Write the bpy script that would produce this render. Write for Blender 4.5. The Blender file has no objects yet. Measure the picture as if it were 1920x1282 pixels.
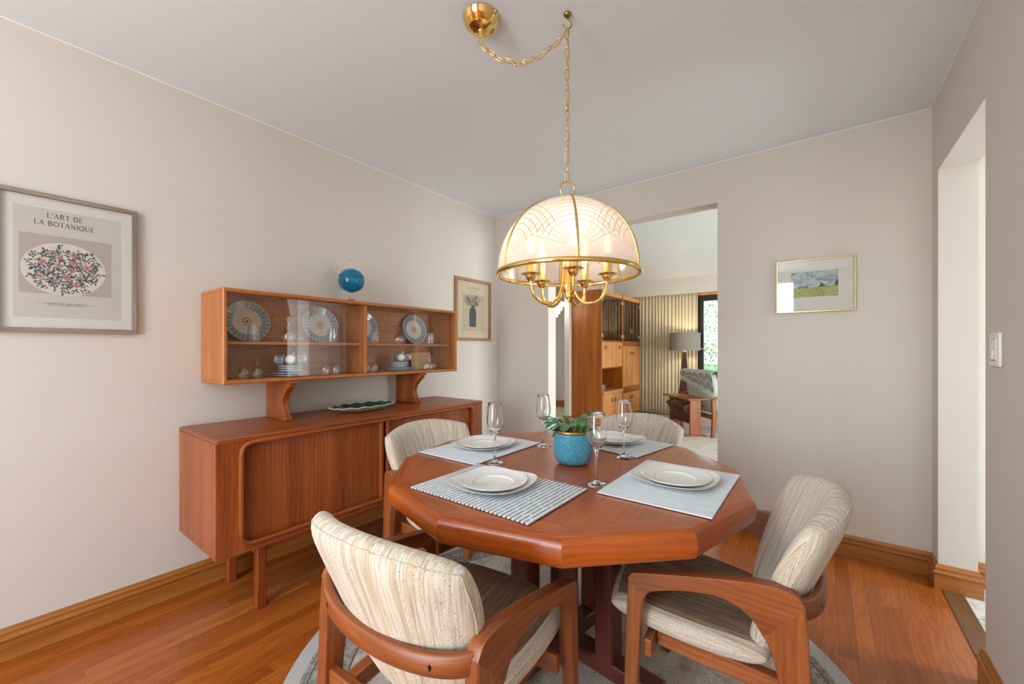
import bpy, bmesh, math, random
from math import sin, cos, pi, sqrt, atan2, radians
from mathutils import Vector, Matrix
random.seed(7)
S = bpy.context.scene
COL = S.collection

EXPOSURE = 0.8
SKY = .5
L_DIN, L_FAR, L_SIDE, L_HALL, L_FOY, L_LAMP, BULB, L_FILL = 35, 0.001, 100, 32, 9, 8, 19, 17
# ------------------------------------------------------------------ helpers
def lin(c):
    return c / 12.92 if c <= 0.04045 else ((c + 0.055) / 1.055) ** 2.4

def rgb(r, g, b):
    return (lin(r / 255), lin(g / 255), lin(b / 255), 1.0)

class MB:
    """collects faces and links them as one mesh object"""
    def __init__(self, g=None):
        self.v = []; self.f = []; self.uv = []; self.mi = []; self.g = g; self.nobev = set()

    def add(self, vs, fs, uvs=None, mi=0, M=None):
        o = len(self.v)
        for p in vs:
            p = Vector(p)
            if M is not None: p = M @ p
            self.v.append(p)
        for k, f in enumerate(fs):
            self.f.append(tuple(o + i for i in f))
            self.uv.append(uvs[k] if uvs else None)
            self.mi.append(mi)
        return o

    def box(self, x0, x1, y0, y1, z0, z1, mi=0, M=None):
        vs = [(x0,y0,z0),(x1,y0,z0),(x1,y1,z0),(x0,y1,z0),(x0,y0,z1),(x1,y0,z1),(x1,y1,z1),(x0,y1,z1)]
        fs = [(3,2,1,0),(4,5,6,7),(0,1,5,4),(1,2,6,5),(2,3,7,6),(3,0,4,7)]
        self.add(vs, fs, None, mi, M); return self

    def prism(self, poly, fmap, t0, t1, mi=0, nb=()):
        """poly: list of 2d points, fmap(a,b,t)->3d; nb: indices whose shared edge is not bevelled"""
        n = len(poly)
        vs = [fmap(a, b, t0) for a, b in poly] + [fmap(a, b, t1) for a, b in poly]
        fs = [tuple(range(n - 1, -1, -1)), tuple(range(n, 2 * n))]
        fs += [(i, (i + 1) % n, n + (i + 1) % n, n + i) for i in range(n)]
        o = self.add(vs, fs, None, mi)
        for i in nb: self.nobev.add(o + i); self.nobev.add(o + n + i)
        return self

    def lathe(self, prof, n=32, c=(0, 0, 0), closed=False, mi=0, M=None, sq=None):
        """prof: list of (r,z). sq: optional radius multiplier f(angle)"""
        vs = []; fs = []; uvs = []
        m = len(prof)
        L = [0]
        for i in range(1, m):
            L.append(L[-1] + sqrt((prof[i][0] - prof[i-1][0]) ** 2 + (prof[i][1] - prof[i-1][1]) ** 2))
        for r, z in prof:
            for k in range(n):
                a = 2 * pi * k / n
                q = sq(a) if sq else 1
                vs.append((c[0] + r * q * cos(a), c[1] + r * q * sin(a), c[2] + z))
        rm = max(p[0] for p in prof)
        for i in range(m if closed else m - 1):
            j = (i + 1) % m
            for k in range(n):
                k2 = (k + 1) % n
                fs.append((i*n+k, i*n+k2, j*n+k2, j*n+k))
                u0, u1 = k / n * 2 * pi * rm, (k + 1) / n * 2 * pi * rm
                uvs.append([(u0, L[i]), (u1, L[i]), (u1, L[j]), (u0, L[j])])
        self.add(vs, fs, uvs, mi, M)
        return self

    def cap(self, r, z, n=32, c=(0, 0, 0), up=True, mi=0, M=None):
        vs = [(c[0] + r * cos(2*pi*k/n), c[1] + r * sin(2*pi*k/n), c[2] + z) for k in range(n)]
        f = tuple(range(n)) if up else tuple(range(n - 1, -1, -1))
        self.add(vs, [f], None, mi, M); return self

    def tube(self, pts, r, n=10, closed=False, mi=0, ends=True, M=None, rect=None, up=None):
        """sweep circle (r float or list) or rectangle rect=(w,h) along pts; up = fixed up vector for rect"""
        P = [Vector(p) for p in pts]; m = len(P)
        T = []
        for i in range(m):
            if closed: t = P[(i + 1) % m] - P[i - 1]
            else: t = P[min(i + 1, m - 1)] - P[max(i - 1, 0)]
            T.append(t.normalized())
        N = []
        ref = Vector(up) if up else (Vector((0, 0, 1)) if abs(T[0].z) < .9 else Vector((1, 0, 0)))
        nrm = (ref - T[0] * ref.dot(T[0])).normalized()
        for i in range(m):
            if up:
                nrm = (Vector(up) - T[i] * Vector(up).dot(T[i])).normalized()
            else:
                nrm = (nrm - T[i] * nrm.dot(T[i])).normalized()
            N.append(nrm)
        L = [0]
        for i in range(1, m): L.append(L[-1] + (P[i] - P[i-1]).length)
        if closed: L.append(L[-1] + (P[0] - P[-1]).length)
        sec = None
        if rect:
            w, h = rect; c = min(w, h) * .22
            sec = [(w/2-c,-h/2),(w/2,-h/2+c),(w/2,h/2-c),(w/2-c,h/2),(-w/2+c,h/2),(-w/2,h/2-c),(-w/2,-h/2+c),(-w/2+c,-h/2)]
            n = 8
        vs = []
        for i in range(m):
            B = T[i].cross(N[i])
            ri = r[i] if isinstance(r, (list, tuple)) else r
            for k in range(n):
                if sec: vs.append(P[i] + B * sec[k][0] * ri + N[i] * sec[k][1] * ri)
                else:
                    a = 2 * pi * k / n
                    vs.append(P[i] + (B * cos(a) + N[i] * sin(a)) * ri)
        per = 2 * pi * (r if not isinstance(r, (list, tuple)) else max(r)) if not sec else 2 * (rect[0] + rect[1])
        fs = []; uvs = []
        for i in range(m if closed else m - 1):
            j = (i + 1) % m
            for k in range(n):
                k2 = (k + 1) % n
                fs.append((i*n+k, i*n+k2, j*n+k2, j*n+k))
                uvs.append([(L[i], per*k/n), (L[i], per*(k+1)/n), (L[i+1], per*(k+1)/n), (L[i+1], per*k/n)])
        if ends and not closed:
            fs.append(tuple(range(n - 1, -1, -1))); uvs.append([(0, .001 * q) for q in range(n)])
            fs.append(tuple((m - 1) * n + k for k in range(n))); uvs.append([(0, .001 * q) for q in range(n)])
        self.add(vs, fs, uvs, mi, M)
        return self

    def grid(self, fn, nu, nv, mi=0, flip=False, uvf=None, M=None):
        vs = []; fs = []; uvs = []
        for j in range(nv + 1):
            for i in range(nu + 1):
                vs.append(fn(i / nu, j / nv))
        for j in range(nv):
            for i in range(nu):
                a = j * (nu + 1) + i; q = (a, a + 1, a + nu + 2, a + nu + 1)
                c = [(i/nu, j/nv), ((i+1)/nu, j/nv), ((i+1)/nu, (j+1)/nv), (i/nu, (j+1)/nv)]
                if uvf: c = [uvf(*x) for x in c]
                if flip: q = q[::-1]; c = c[::-1]
                fs.append(q); uvs.append(c)
        self.add(vs, fs, uvs, mi, M); return self

    def sphere(self, c, r, n=16, m=10, mi=0, sc=(1, 1, 1)):
        prof = [(r * sin(pi * i / m) * sc[0] + (1e-5 if i in (0, m) else 0), -r * cos(pi * i / m) * sc[2]) for i in range(m + 1)]
        return self.lathe(prof, n, c, mi=mi)

    def build(self, name, mat, parent=None, bevel=0, seg=2, angle=35, loc=None, sub=0, weld=False, at=None):
        vs = self.v
        if at is not None:                       # put the origin at a world point
            at = Vector(at); vs = [p - at for p in vs]
        me = bpy.data.meshes.new(name)
        me.from_pydata([tuple(p) for p in vs], [], self.f)
        uvl = me.uv_layers.new(name='UV')
        if vs:
            mn = [min(p[i] for p in vs) for i in range(3)]; mx = [max(p[i] for p in vs) for i in range(3)]
        g = self.g
        if g is None and vs:
            d = [mx[i] - mn[i] for i in range(3)]; g = d.index(max(d))
        li = 0; data = []
        for k, poly in enumerate(me.polygons):
            if self.uv[k] is not None:
                for c in self.uv[k]: data += [c[0], c[1]]
            else:
                nn = poly.normal; kx = max(range(3), key=lambda i: abs(nn[i]))
                oth = [i for i in range(3) if i != kx]
                if kx != g:
                    t = [i for i in oth if i != g][0]
                    for vi in poly.vertices: data += [vs[vi][g], vs[vi][t] + .37 * kx]
                else:
                    for vi in poly.vertices: data += [vs[vi][oth[0]] * .2, vs[vi][oth[1]]]
        uvl.data.foreach_set('uv', data)
        mats = mat if isinstance(mat, (list, tuple)) else [mat]
        for m in mats: me.materials.append(m)
        me.polygons.foreach_set('material_index', self.mi)
        if weld:
            bm = bmesh.new(); bm.from_mesh(me)
            bmesh.ops.remove_doubles(bm, verts=bm.verts, dist=1e-5)
            bm.to_mesh(me); bm.free()
        me.polygons.foreach_set('use_smooth', [True] * len(me.polygons))
        me.set_sharp_from_angle(angle=radians(angle))
        me.update()
        ob = bpy.data.objects.new(name, me); COL.objects.link(ob)
        if at is not None: ob.location = at
        if parent is not None: ob.parent = parent
        if loc is not None: ob.location = loc
        if bevel:
            b = ob.modifiers.new('bevel', 'BEVEL'); b.width = bevel; b.segments = seg
            if self.nobev:
                att = me.attributes.new('bevel_weight_edge', 'FLOAT', 'EDGE')
                w = []
                for e in me.edges:
                    w.append(0.0 if (e.vertices[0] in self.nobev and e.vertices[1] in self.nobev) else 1.0)
                att.data.foreach_set('value', w)
                b.limit_method = 'WEIGHT'
            else:
                b.limit_method = 'ANGLE'; b.angle_limit = radians(40)
            b.harden_normals = False
        if sub:
            s = ob.modifiers.new('sub', 'SUBSURF'); s.levels = sub; s.render_levels = sub
        return ob

def tag(o, label, cat, group=None, kind=None):
    o['label'] = label; o['category'] = cat
    if group: o['group'] = group
    if kind: o['kind'] = kind
    return o

def struct(o):
    o['kind'] = 'structure'; return o

def empty(name, loc=(0, 0, 0), rz=0.0):
    o = bpy.data.objects.new(name, None); COL.objects.link(o)
    o.empty_display_size = .05
    o.location = loc; o.rotation_euler = (0, 0, rz); return o

def copy_tree(o, parent=None):
    c = o.copy(); COL.objects.link(c)
    if parent is not None: c.parent = parent
    for ch in list(o.children): copy_tree(ch, c)
    return c

def rounded(poly, rad, n=5):
    """round the corners of a 2d polygon; rad: dict index->radius or float"""
    out = []; m = len(poly)
    for i in range(m):
        r = rad.get(i, 0) if isinstance(rad, dict) else rad
        p = Vector(poly[i]); a = Vector(poly[i - 1]); b = Vector(poly[(i + 1) % m])
        if r <= 0: out.append(tuple(p)); continue
        da = (a - p); db = (b - p)
        la, lb = da.length, db.length; da.normalize(); db.normalize()
        ang = da.angle(db); t = min(r / math.tan(ang / 2), la * .49, lb * .49)
        p0 = p + da * t; p1 = p + db * t
        for k in range(n + 1):
            s = k / n
            out.append(tuple((1-s)**2 * p0 + 2*s*(1-s) * p + s*s * p1))
    return out

def spline(pts, n=8):
    """catmull-rom through points"""
    P = [Vector(p) for p in pts]; out = []
    for i in range(len(P) - 1):
        p0 = P[max(i-1, 0)]; p1 = P[i]; p2 = P[i+1]; p3 = P[min(i+2, len(P)-1)]
        for k in range(n):
            t = k / n
            out.append(.5 * ((2*p1) + (p2-p0)*t + (2*p0-5*p1+4*p2-p3)*t*t + (3*p1-p0-3*p2+p3)*t**3))
    out.append(P[-1]); return out

# ------------------------------------------------------------------ materials
class NT:
    def __init__(self, name):
        self.m = bpy.data.materials.new(name); self.m.use_nodes = True
        self.t = self.m.node_tree; self.t.nodes.clear()
        self.out = self.t.nodes.new('ShaderNodeOutputMaterial')
    def n(self, typ, **kw):
        nd = self.t.nodes.new(typ)
        for k, v in kw.items():
            if hasattr(nd, k) and k not in nd.inputs: setattr(nd, k, v)
        return nd
    def set(self, nd, key, val):
        s = nd.inputs[key]
        if isinstance(val, bpy.types.NodeSocket): self.t.links.new(val, s)
        else: s.default_value = val
    def math(self, op, a, b=0.0, c=None, clamp=False):
        nd = self.t.nodes.new('ShaderNodeMath'); nd.operation = op; nd.use_clamp = clamp
        self.set(nd, 0, a); self.set(nd, 1, b)
        if c is not None: self.set(nd, 2, c)
        return nd.outputs[0]
    def add(self, a, b): return self.math('ADD', a, b)
    def mul(self, a, b): return self.math('MULTIPLY', a, b)
    def comb(self, x, y=0.0, z=0.0):
        nd = self.t.nodes.new('ShaderNodeCombineXYZ')
        for i, q in enumerate((x, y, z)): self.set(nd, i, q)
        return nd.outputs[0]
    def sep(self, v):
        nd = self.t.nodes.new('ShaderNodeSeparateXYZ'); self.set(nd, 0, v); return nd.outputs
    def noise(self, vec, scale=1.0, detail=2.0, rough=.5, dist=0.0):
        nd = self.t.nodes.new('ShaderNodeTexNoise')
        self.set(nd, 'Vector', vec); self.set(nd, 'Scale', scale); self.set(nd, 'Detail', detail)
        self.set(nd, 'Roughness', rough); self.set(nd, 'Distortion', dist)
        return nd.outputs[0]
    def voro(self, vec, scale=1.0, feature='F1'):
        nd = self.t.nodes.new('ShaderNodeTexVoronoi'); nd.feature = feature
        self.set(nd, 'Vector', vec); self.set(nd, 'Scale', scale)
        return nd.outputs
    def white(self, vec):
        nd = self.t.nodes.new('ShaderNodeTexWhiteNoise'); nd.noise_dimensions = '3D'
        self.set(nd, 'Vector', vec); return nd.outputs[0]
    def ramp(self, fac, stops, interp='LINEAR'):
        nd = self.t.nodes.new('ShaderNodeValToRGB'); cr = nd.color_ramp; cr.interpolation = interp
        while len(cr.elements) < len(stops): cr.elements.new(.5)
        for e, (p, c) in zip(cr.elements, stops): e.position = p; e.color = c
        self.set(nd, 0, fac); return nd.outputs[0]
    def mix(self, fac, a, b, blend='MIX'):
        nd = self.t.nodes.new('ShaderNodeMix'); nd.data_type = 'RGBA'; nd.blend_type = blend
        self.set(nd, 0, fac); self.set(nd, 6, a); self.set(nd, 7, b); return nd.outputs[2]
    def uv(self):
        nd = self.t.nodes.new('ShaderNodeUVMap'); nd.uv_map = 'UV'; return nd.outputs[0]
    def obj(self):
        return self.t.nodes.new('ShaderNodeTexCoord').outputs['Object']
    def rnd(self):
        return self.t.nodes.new('ShaderNodeObjectInfo').outputs['Random']
    def bump(self, h, strength=.3, dist=.002):
        nd = self.t.nodes.new('ShaderNodeBump'); self.set(nd, 'Height', h)
        self.set(nd, 'Strength', strength); self.set(nd, 'Distance', dist); return nd.outputs[0]
    def bsdf(self, color, rough=.5, metal=0.0, normal=None, **kw):
        nd = self.t.nodes.new('ShaderNodeBsdfPrincipled')
        self.set(nd, 'Base Color', color); self.set(nd, 'Roughness', rough); self.set(nd, 'Metallic', metal)
        if normal is not None: self.set(nd, 'Normal', normal)
        for k, v in kw.items(): self.set(nd, k.replace('_', ' '), v)
        return nd.outputs[0]
    def done(self, sh):
        self.t.links.new(sh, self.out.inputs[0]); return self.m

def simple(name, c, rough=.5, metal=0.0, **kw):
    t = NT(name); return t.done(t.bsdf(c, rough, metal, **kw))

def wood(name, dark, mid, light, rough=.34, fine=1.0, coat=.0, ring=.07):
    t = NT(name); s = t.sep(t.uv()); r = t.rnd()
    u = t.add(s[0], t.mul(r, 37.0)); v = t.add(s[1], t.mul(r, 11.0))
    band = t.noise(t.comb(t.mul(u, .9), t.mul(v, 13.0 * fine)), 1, 3, .55)
    wob = t.noise(t.comb(t.mul(u, 1.6), t.mul(v, 5.0)), 1, 2, .5)
    ringv = t.math('SINE', t.add(t.mul(v, 330.0 * fine), t.mul(wob, 34.0)))
    ringv = t.add(t.mul(ringv, .5), .5)
    pore = t.noise(t.comb(t.mul(u, 9.0), t.mul(v, 420.0 * fine)), 1, 2, .6)
    f = t.add(t.add(t.mul(band, .62), t.mul(ringv, ring)), t.mul(pore, .36))
    col = t.ramp(f, [(.33, dark), (.55, mid), (.78, light)])
    return t.done(t.bsdf(col, rough, 0, t.bump(pore, .12, .0006), Coat_Weight=coat, Coat_Roughness=.12))

def glass_pane(name, tint=(1, 1, 1, 1), gain=1.0, ior=1.5):
    t = NT(name)
    tr = t.n('ShaderNodeBsdfTransparent'); t.set(tr, 'Color', tint)
    gl = t.n('ShaderNodeBsdfGlossy'); t.set(gl, 'Roughness', .0)
    bk = t.n('ShaderNodeNewGeometry').outputs['Backfacing']
    fr = t.n('ShaderNodeFresnel'); t.set(fr, 'IOR', t.add(ior, t.mul(bk, 1 / ior - ior)))
    mx = t.n('ShaderNodeMixShader'); t.set(mx, 0, t.math('MULTIPLY', fr.outputs[0], gain, clamp=True))
    t.t.links.new(tr.outputs[0], mx.inputs[1]); t.t.links.new(gl.outputs[0], mx.inputs[2])
    return t.done(mx.outputs[0])

def mk_wall(name, c, bump=.06):
    t = NT(name); o = t.obj()
    n1 = t.noise(o, 90, 3, .6); n2 = t.noise(o, 1.3, 2, .5)
    col = t.mix(t.mul(n2, .10), c, tuple([x * .93 for x in c[:3]]) + (1,))
    return t.done(t.bsdf(col, .55, 0, t.bump(n1, bump, .001)))

M_wall = mk_wall('paint_greige', rgb(210, 204, 195))
M_ceil = mk_wall('paint_ceiling', rgb(229, 238, 244), .12)
M_white = simple('paint_white', rgb(240, 238, 232), .45)

def mk_floor():
    t = NT('oak_strip_floor'); o = t.sep(t.obj()); W = .057
    px = t.math('DIVIDE', o[0], W); pi_ = t.math('FLOOR', px); fx = t.math('SUBTRACT', px, pi_)
    r1 = t.white(t.comb(pi_, 3.0, 1.0))
    py = t.math('DIVIDE', t.add(o[1], t.mul(r1, 9.0)), .95); pj = t.math('FLOOR', py); fy = t.math('SUBTRACT', py, pj)
    r2 = t.white(t.comb(pi_, pj, 7.0))
    u = t.add(o[1], t.mul(r2, 50.0)); v = t.add(o[0], t.mul(r2, 3.0))
    wob = t.noise(t.comb(t.mul(u, 2.2), t.mul(v, 11.0)), 1, 2, .5)
    ring = t.math('SINE', t.add(t.mul(v, 240.0), t.mul(wob, 44.0)))
    ring = t.math('POWER', t.add(t.mul(ring, .5), .5), 2.2)
    pore = t.noise(t.comb(t.mul(u, 16.0), t.mul(v, 500.0)), 1, 2, .6)
    big = t.noise(t.comb(t.mul(u, 1.0), t.mul(v, 9.0)), 1, 2, .5)
    f = t.add(t.add(t.mul(big, .45), t.mul(pore, .32)), t.mul(r2, .26))
    col = t.ramp(f, [(.25, rgb(135, 68, 19)), (.52, rgb(172, 93, 32)), (.8, rgb(193, 117, 50))])
    col = t.mix(t.mul(ring, .42), col, rgb(124, 56, 16))
    e1 = t.math('LESS_THAN', t.math('MINIMUM', fx, t.math('SUBTRACT', 1.0, fx)), .014)
    e2 = t.math('LESS_THAN', fy, .0018)
    e = t.math('MAXIMUM', e1, e2)
    col = t.mix(t.mul(e, .6), col, rgb(74, 34, 12))
    b = t.bump(t.math('SUBTRACT', t.mul(pore, .3), e), .15, .001)
    return t.done(t.bsdf(col, .28, 0, b, Coat_Weight=.25, Coat_Roughness=.1))
M_floor = mk_floor()

M_teak = wood('teak_sideboard', rgb(107, 47, 16), rgb(152, 75, 28), rgb(182, 106, 50), .36)
M_teak_hutch = wood('teak_hutch', rgb(142, 78, 30), rgb(182, 110, 50), rgb(208, 142, 78), .4)
M_teak_in = wood('teak_hutch_inside', rgb(164, 98, 52), rgb(202, 136, 80), rgb(224, 166, 108), .5)
M_table = wood('teak_table', rgb(126, 51, 10), rgb(169, 80, 19), rgb(193, 108, 37), .3, .8, .2, .08)
M_chair = wood('teak_chair', rgb(104, 52, 22), rgb(146, 80, 40), rgb(178, 112, 66), .36)
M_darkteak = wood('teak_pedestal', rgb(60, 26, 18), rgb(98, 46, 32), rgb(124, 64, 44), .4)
M_oakbase = wood('oak_baseboard', rgb(122, 70, 24), rgb(166, 104, 44), rgb(192, 132, 66), .35)
M_unit_side = wood('teak_wall_unit_side', rgb(122, 60, 12), rgb(166, 90, 24), rgb(196, 122, 46), .4)
M_unit = wood('teak_wall_unit_front', rgb(170, 100, 48), rgb(206, 140, 80), rgb(226, 168, 110), .42)
M_unit_dark = wood('teak_wall_unit_edge', rgb(116, 56, 24), rgb(160, 90, 48), rgb(186, 116, 70), .4)
M_thresh = wood('oak_threshold', rgb(84, 56, 32), rgb(118, 82, 50), rgb(144, 106, 70), .4)
M_greywood = wood('weathered_wood', rgb(104, 92, 80), rgb(142, 128, 112), rgb(176, 164, 148), .6)
M_tanwood = wood('tan_wood', rgb(124, 90, 60), rgb(158, 120, 86), rgb(186, 150, 112), .5)
M_brass = simple('polished_brass', rgb(238, 202, 124), .11, 1.0)
M_brass_dull = simple('aged_brass', rgb(150, 126, 70), .3, 1.0)
M_gold = simple('gold_frame', rgb(222, 190, 124), .22, 1.0)
M_black = simple('black_metal', rgb(26, 24, 22), .4)
M_dark = simple('dark_screw', rgb(48, 34, 22), .35, .8)
M_porc = simple('white_porcelain', rgb(236, 236, 234), .12, 0, Coat_Weight=.3)
M_plastic = simple('white_plastic', rgb(240, 236, 228), .35)
M_cord = simple('cord_silver', rgb(190, 176, 150), .4, .3)

def mk_glass():
    t = NT('clear_glass')
    return t.done(t.bsdf((1, 1, 1, 1), 0.0, 0, None, Transmission_Weight=1.0, IOR=1.45))
M_glass = mk_glass()
M_pane = glass_pane('cabinet_glass', (1, 1, 1, 1), .9)
M_picglass = glass_pane('picture_glass', (.98, .98, .98, 1), 1.3)
M_winglass = glass_pane('window_glass', (.95, .97, .96, 1), 1.0)
M_smoke = glass_pane('smoked_glass', (.66, .55, .50, 1), 1.3)
M_thin = glass_pane('thin_clear_glass', (.985, .99, .99, 1), 2.2)

def mk_blue():
    t = NT('turquoise_glass')
    return t.done(t.bsdf(rgb(56, 190, 234), .0, 0, None, Transmission_Weight=.88, IOR=1.4))
M_blueglass = mk_blue()

def mk_fabric(name, seat=False):
    t = NT(name); s = t.sep(t.uv()); r = t.rnd(); u = t.add(s[0], t.mul(r, 5.0)); v = s[1]
    band = t.noise(t.comb(t.mul(u, 34.0), t.mul(v, .4)), 1, 2, .6)
    fine = t.noise(t.comb(t.mul(u, 160.0), t.mul(v, 9.0)), 1, 2, .6)
    base = t.ramp(t.add(t.mul(band, .75), t.mul(fine, .25)),
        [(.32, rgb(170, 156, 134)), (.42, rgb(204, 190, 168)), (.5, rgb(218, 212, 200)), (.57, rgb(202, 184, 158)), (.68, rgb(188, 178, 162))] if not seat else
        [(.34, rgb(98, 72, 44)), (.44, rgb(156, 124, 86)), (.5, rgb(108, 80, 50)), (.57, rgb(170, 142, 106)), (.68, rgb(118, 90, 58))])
    # slub flecks, short along the yarn
    fl = t.noise(t.comb(t.mul(u, 460.0), t.mul(v, 150.0)), 1, 1, .5)
    zone = t.noise(t.comb(t.mul(u, 30.0), t.mul(v, 3.0)), 1, 1, .5)
    k = t.math('MULTIPLY', t.math('GREATER_THAN', fl, .645), t.math('GREATER_THAN', zone, .46))
    line = t.noise(t.comb(t.mul(u, 320.0), t.mul(v, 5.0)), 1, 1, .5)
    base = t.mix(t.math('MULTIPLY', t.math('GREATER_THAN', line, .57), .4), base, rgb(140, 114, 84))
    col = t.mix(t.mul(k, .7), base, rgb(92, 70, 48))
    # plaited yarn relief
    zig = t.math('SINE', t.add(t.mul(v, 1500.0), t.mul(t.math('PINGPONG', u, .0055), 1100.0)))
    zm = t.math('GREATER_THAN', t.noise(t.comb(t.mul(u, 26.0), 3.0), 1, 1, .5), .5)
    zig = t.mul(zig, t.add(.25, t.mul(zm, .75)))
    fuzz = t.noise(t.comb(t.mul(u, 420.0), t.mul(v, 260.0)), 1, 2, .6)
    h = t.add(t.add(t.mul(zig, .22), t.mul(fuzz, .6)), t.mul(fine, .8))
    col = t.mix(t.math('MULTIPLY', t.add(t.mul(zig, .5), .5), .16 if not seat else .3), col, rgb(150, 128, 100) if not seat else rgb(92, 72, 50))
    return t.done(t.bsdf(col, .95, 0, t.bump(h, .45, .0018), Sheen_Weight=.15))
M_fab = mk_fabric('oatmeal_tweed')
M_fab_seat = mk_fabric('oatmeal_tweed_shaded', True)  # seat tops: shade under the table put into the tweed as darker browns

def mk_rug():
    t = NT('round_rug'); o = t.sep(t.obj())
    r = t.math('SQRT', t.add(t.mul(o[0], o[0]), t.mul(o[1], o[1])))
    n = t.noise(t.comb(o[0], o[1]), 16, 4, .65, 1.6)
    vo = t.voro(t.comb(t.add(o[0], t.mul(n, .05)), o[1]), 15, 'DISTANCE_TO_EDGE')[0]
    swirl = t.math('SINE', t.add(t.mul(n, 40.0), t.mul(vo, 60.0)))
    ln = t.math('GREATER_THAN', swirl, .78)
    patch = t.noise(t.comb(o[0], o[1]), 7, 3, .6)
    field = t.ramp(patch, [(.35, rgb(166, 154, 140)), (.5, rgb(206, 196, 182)), (.65, rgb(220, 210, 196))])
    field = t.mix(t.mul(ln, .75), field, rgb(84, 74, 64))
    # border : rings
    inb = t.math('GREATER_THAN', r, .80)
    bn = t.ramp(t.noise(t.comb(o[0], o[1]), 34, 3, .6, 1.0), [(.4, rgb(104, 98, 90)), (.6, rgb(164, 158, 148))])
    col = t.mix(inb, field, bn)
    for a, b, c in ((.795, .803, rgb(60, 54, 50)), (.855, .86, rgb(70, 64, 58)), (.925, .931, rgb(56, 52, 50)), (.941, .944, rgb(70, 66, 62))):
        k = t.math('MULTIPLY', t.math('GREATER_THAN', r, a), t.math('LESS_THAN', r, b))
        col = t.mix(k, col, c)
    pile = t.noise(t.comb(o[0], o[1]), 420, 2, .6)
    edge = t.math('GREATER_THAN', r, .955)
    col = t.mix(edge, col, rgb(176, 180, 178))
    col = t.mix(t.mul(pile, .25), col, rgb(214, 208, 198))
    return t.done(t.bsdf(col, .95, 0, t.bump(pile, .5, .003)))
M_rug = mk_rug()

def mk_carpet():
    t = NT('beige_carpet'); o = t.obj(); n = t.noise(o, 300, 2, .6); m = t.noise(o, 6, 3, .6)
    col = t.ramp(m, [(.35, rgb(196, 184, 168)), (.65, rgb(216, 206, 190))])
    return t.done(t.bsdf(t.mix(t.mul(n, .3), col, rgb(176, 164, 146)), .95, 0, t.bump(n, .5, .004)))
M_carpet = mk_carpet()

def mk_tile():
    t = NT('marble_tile'); o = t.sep(t.obj())
    a = t.math('DIVIDE', t.add(t.mul(o[0], .94), t.mul(o[1], .34)), .33); b = t.math('DIVIDE', t.add(t.mul(o[1], .94), t.mul(o[0], -.34)), .33)
    fa = t.math('FRACT', a); fb = t.math('FRACT', b)
    e = t.math('LESS_THAN', t.math('MINIMUM', fa, fb), .012)
    n = t.noise(t.comb(o[0], o[1]), 5, 4, .65, 2.5)
    col = t.ramp(n, [(.38, rgb(186, 188, 184)), (.55, rgb(222, 222, 216)), (.7, rgb(230, 230, 226))])
    return t.done(t.bsdf(t.mix(e, col, rgb(92, 88, 80)), .15))
M_tile = mk_tile()
# ------------------------------------------------------------------ camera and render look
XL, XR, YB, ZC = -2.473, 0.46, 3.018, 2.44
cam = bpy.data.cameras.new('camera'); cam.sensor_width = 36; cam.lens = 36 * 763.5 / 1920
cam.shift_y = 14 / 1920; cam.clip_start = .02
co = bpy.data.objects.new('camera', cam); COL.objects.link(co)
co.location = (0, 0, 1.18); co.rotation_euler = (pi / 2, 0, radians(37.2225)); S.camera = co
S.view_settings.view_transform = 'Standard'; S.view_settings.look = 'None'
S.view_settings.exposure = EXPOSURE; S.view_settings.gamma = 1.0
S.view_settings.use_curve_mapping = False
S.cycles.max_bounces = 14; S.cycles.transmission_bounces = 12; S.cycles.transparent_max_bounces = 24
S.cycles.glossy_bounces = 5; S.cycles.diffuse_bounces = 5; S.cycles.caustics_refractive = False; S.cycles.caustics_reflective = False
S.cycles.use_denoising = True; S.cycles.sample_clamp_indirect = 6.0; S.cycles.sample_clamp_direct = 0.0
try: S.cycles.denoiser = 'OPENIMAGEDENOISE'
except Exception: pass

W = bpy.data.worlds.new('sky'); S.world = W; W.use_nodes = True
wt = W.node_tree; wt.nodes.clear()
wo = wt.nodes.new('ShaderNodeOutputWorld'); wb = wt.nodes.new('ShaderNodeBackground'); ws = wt.nodes.new('ShaderNodeTexSky')
ws.sky_type = 'NISHITA'; ws.sun_elevation = radians(48); ws.sun_rotation = radians(200); ws.sun_disc = False
wb.inputs[1].default_value = SKY
wt.links.new(ws.outputs[0], wb.inputs[0]); wt.links.new(wb.outputs[0], wo.inputs[0])

# ------------------------------------------------------------------ the setting
struct(MB().box(-2.62, .47, -2.2, 3.081, -.06, 0).build('floor', M_floor))
struct(MB().box(.545, 2.6, 1.0, 3.018, -.06, -.002).build('floor_hall', M_tile))
m = MB(g=1); m.box(.47, .545, 2.0, 3.0, -.06, .004); struct(m.build('trim_threshold', M_thresh, bevel=.003))
struct(MB().box(-5.4, 3.1, 3.081, 7.9, -.06, .0).build('floor_living', M_carpet))
struct(MB().box(-2.62, 2.6, -2.2, 3.144, ZC, ZC + .08).build('ceiling', M_ceil))
struct(MB().box(-5.4, 3.1, 3.144, 7.9, ZC, ZC + .08).build('ceiling_living', M_ceil))
struct(MB().box(XL - .13, XL, -2.2, 3.144, 0, ZC).build('wall_left', M_wall))
m = MB(); OL, OR, OT = -1.896, -.556, 2.167
m.box(-5.4, XL - .13, YB, 3.144, 0, ZC)
m.box(XL - .13, OL, YB, 3.144, 0, ZC); m.box(OR, 2.6, YB, 3.144, 0, ZC); m.box(OL, OR, YB, 3.144, OT, ZC)
struct(m.build('wall_back', M_wall))
m = MB(); m.box(XR, .593, -2.2, 2.15, 0, ZC); m.box(XR, .593, 2.15, YB, 2.066, ZC); m.box(XR, .593, 2.879, YB, 0, 2.066)
struct(m.build('wall_right', M_wall))
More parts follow.
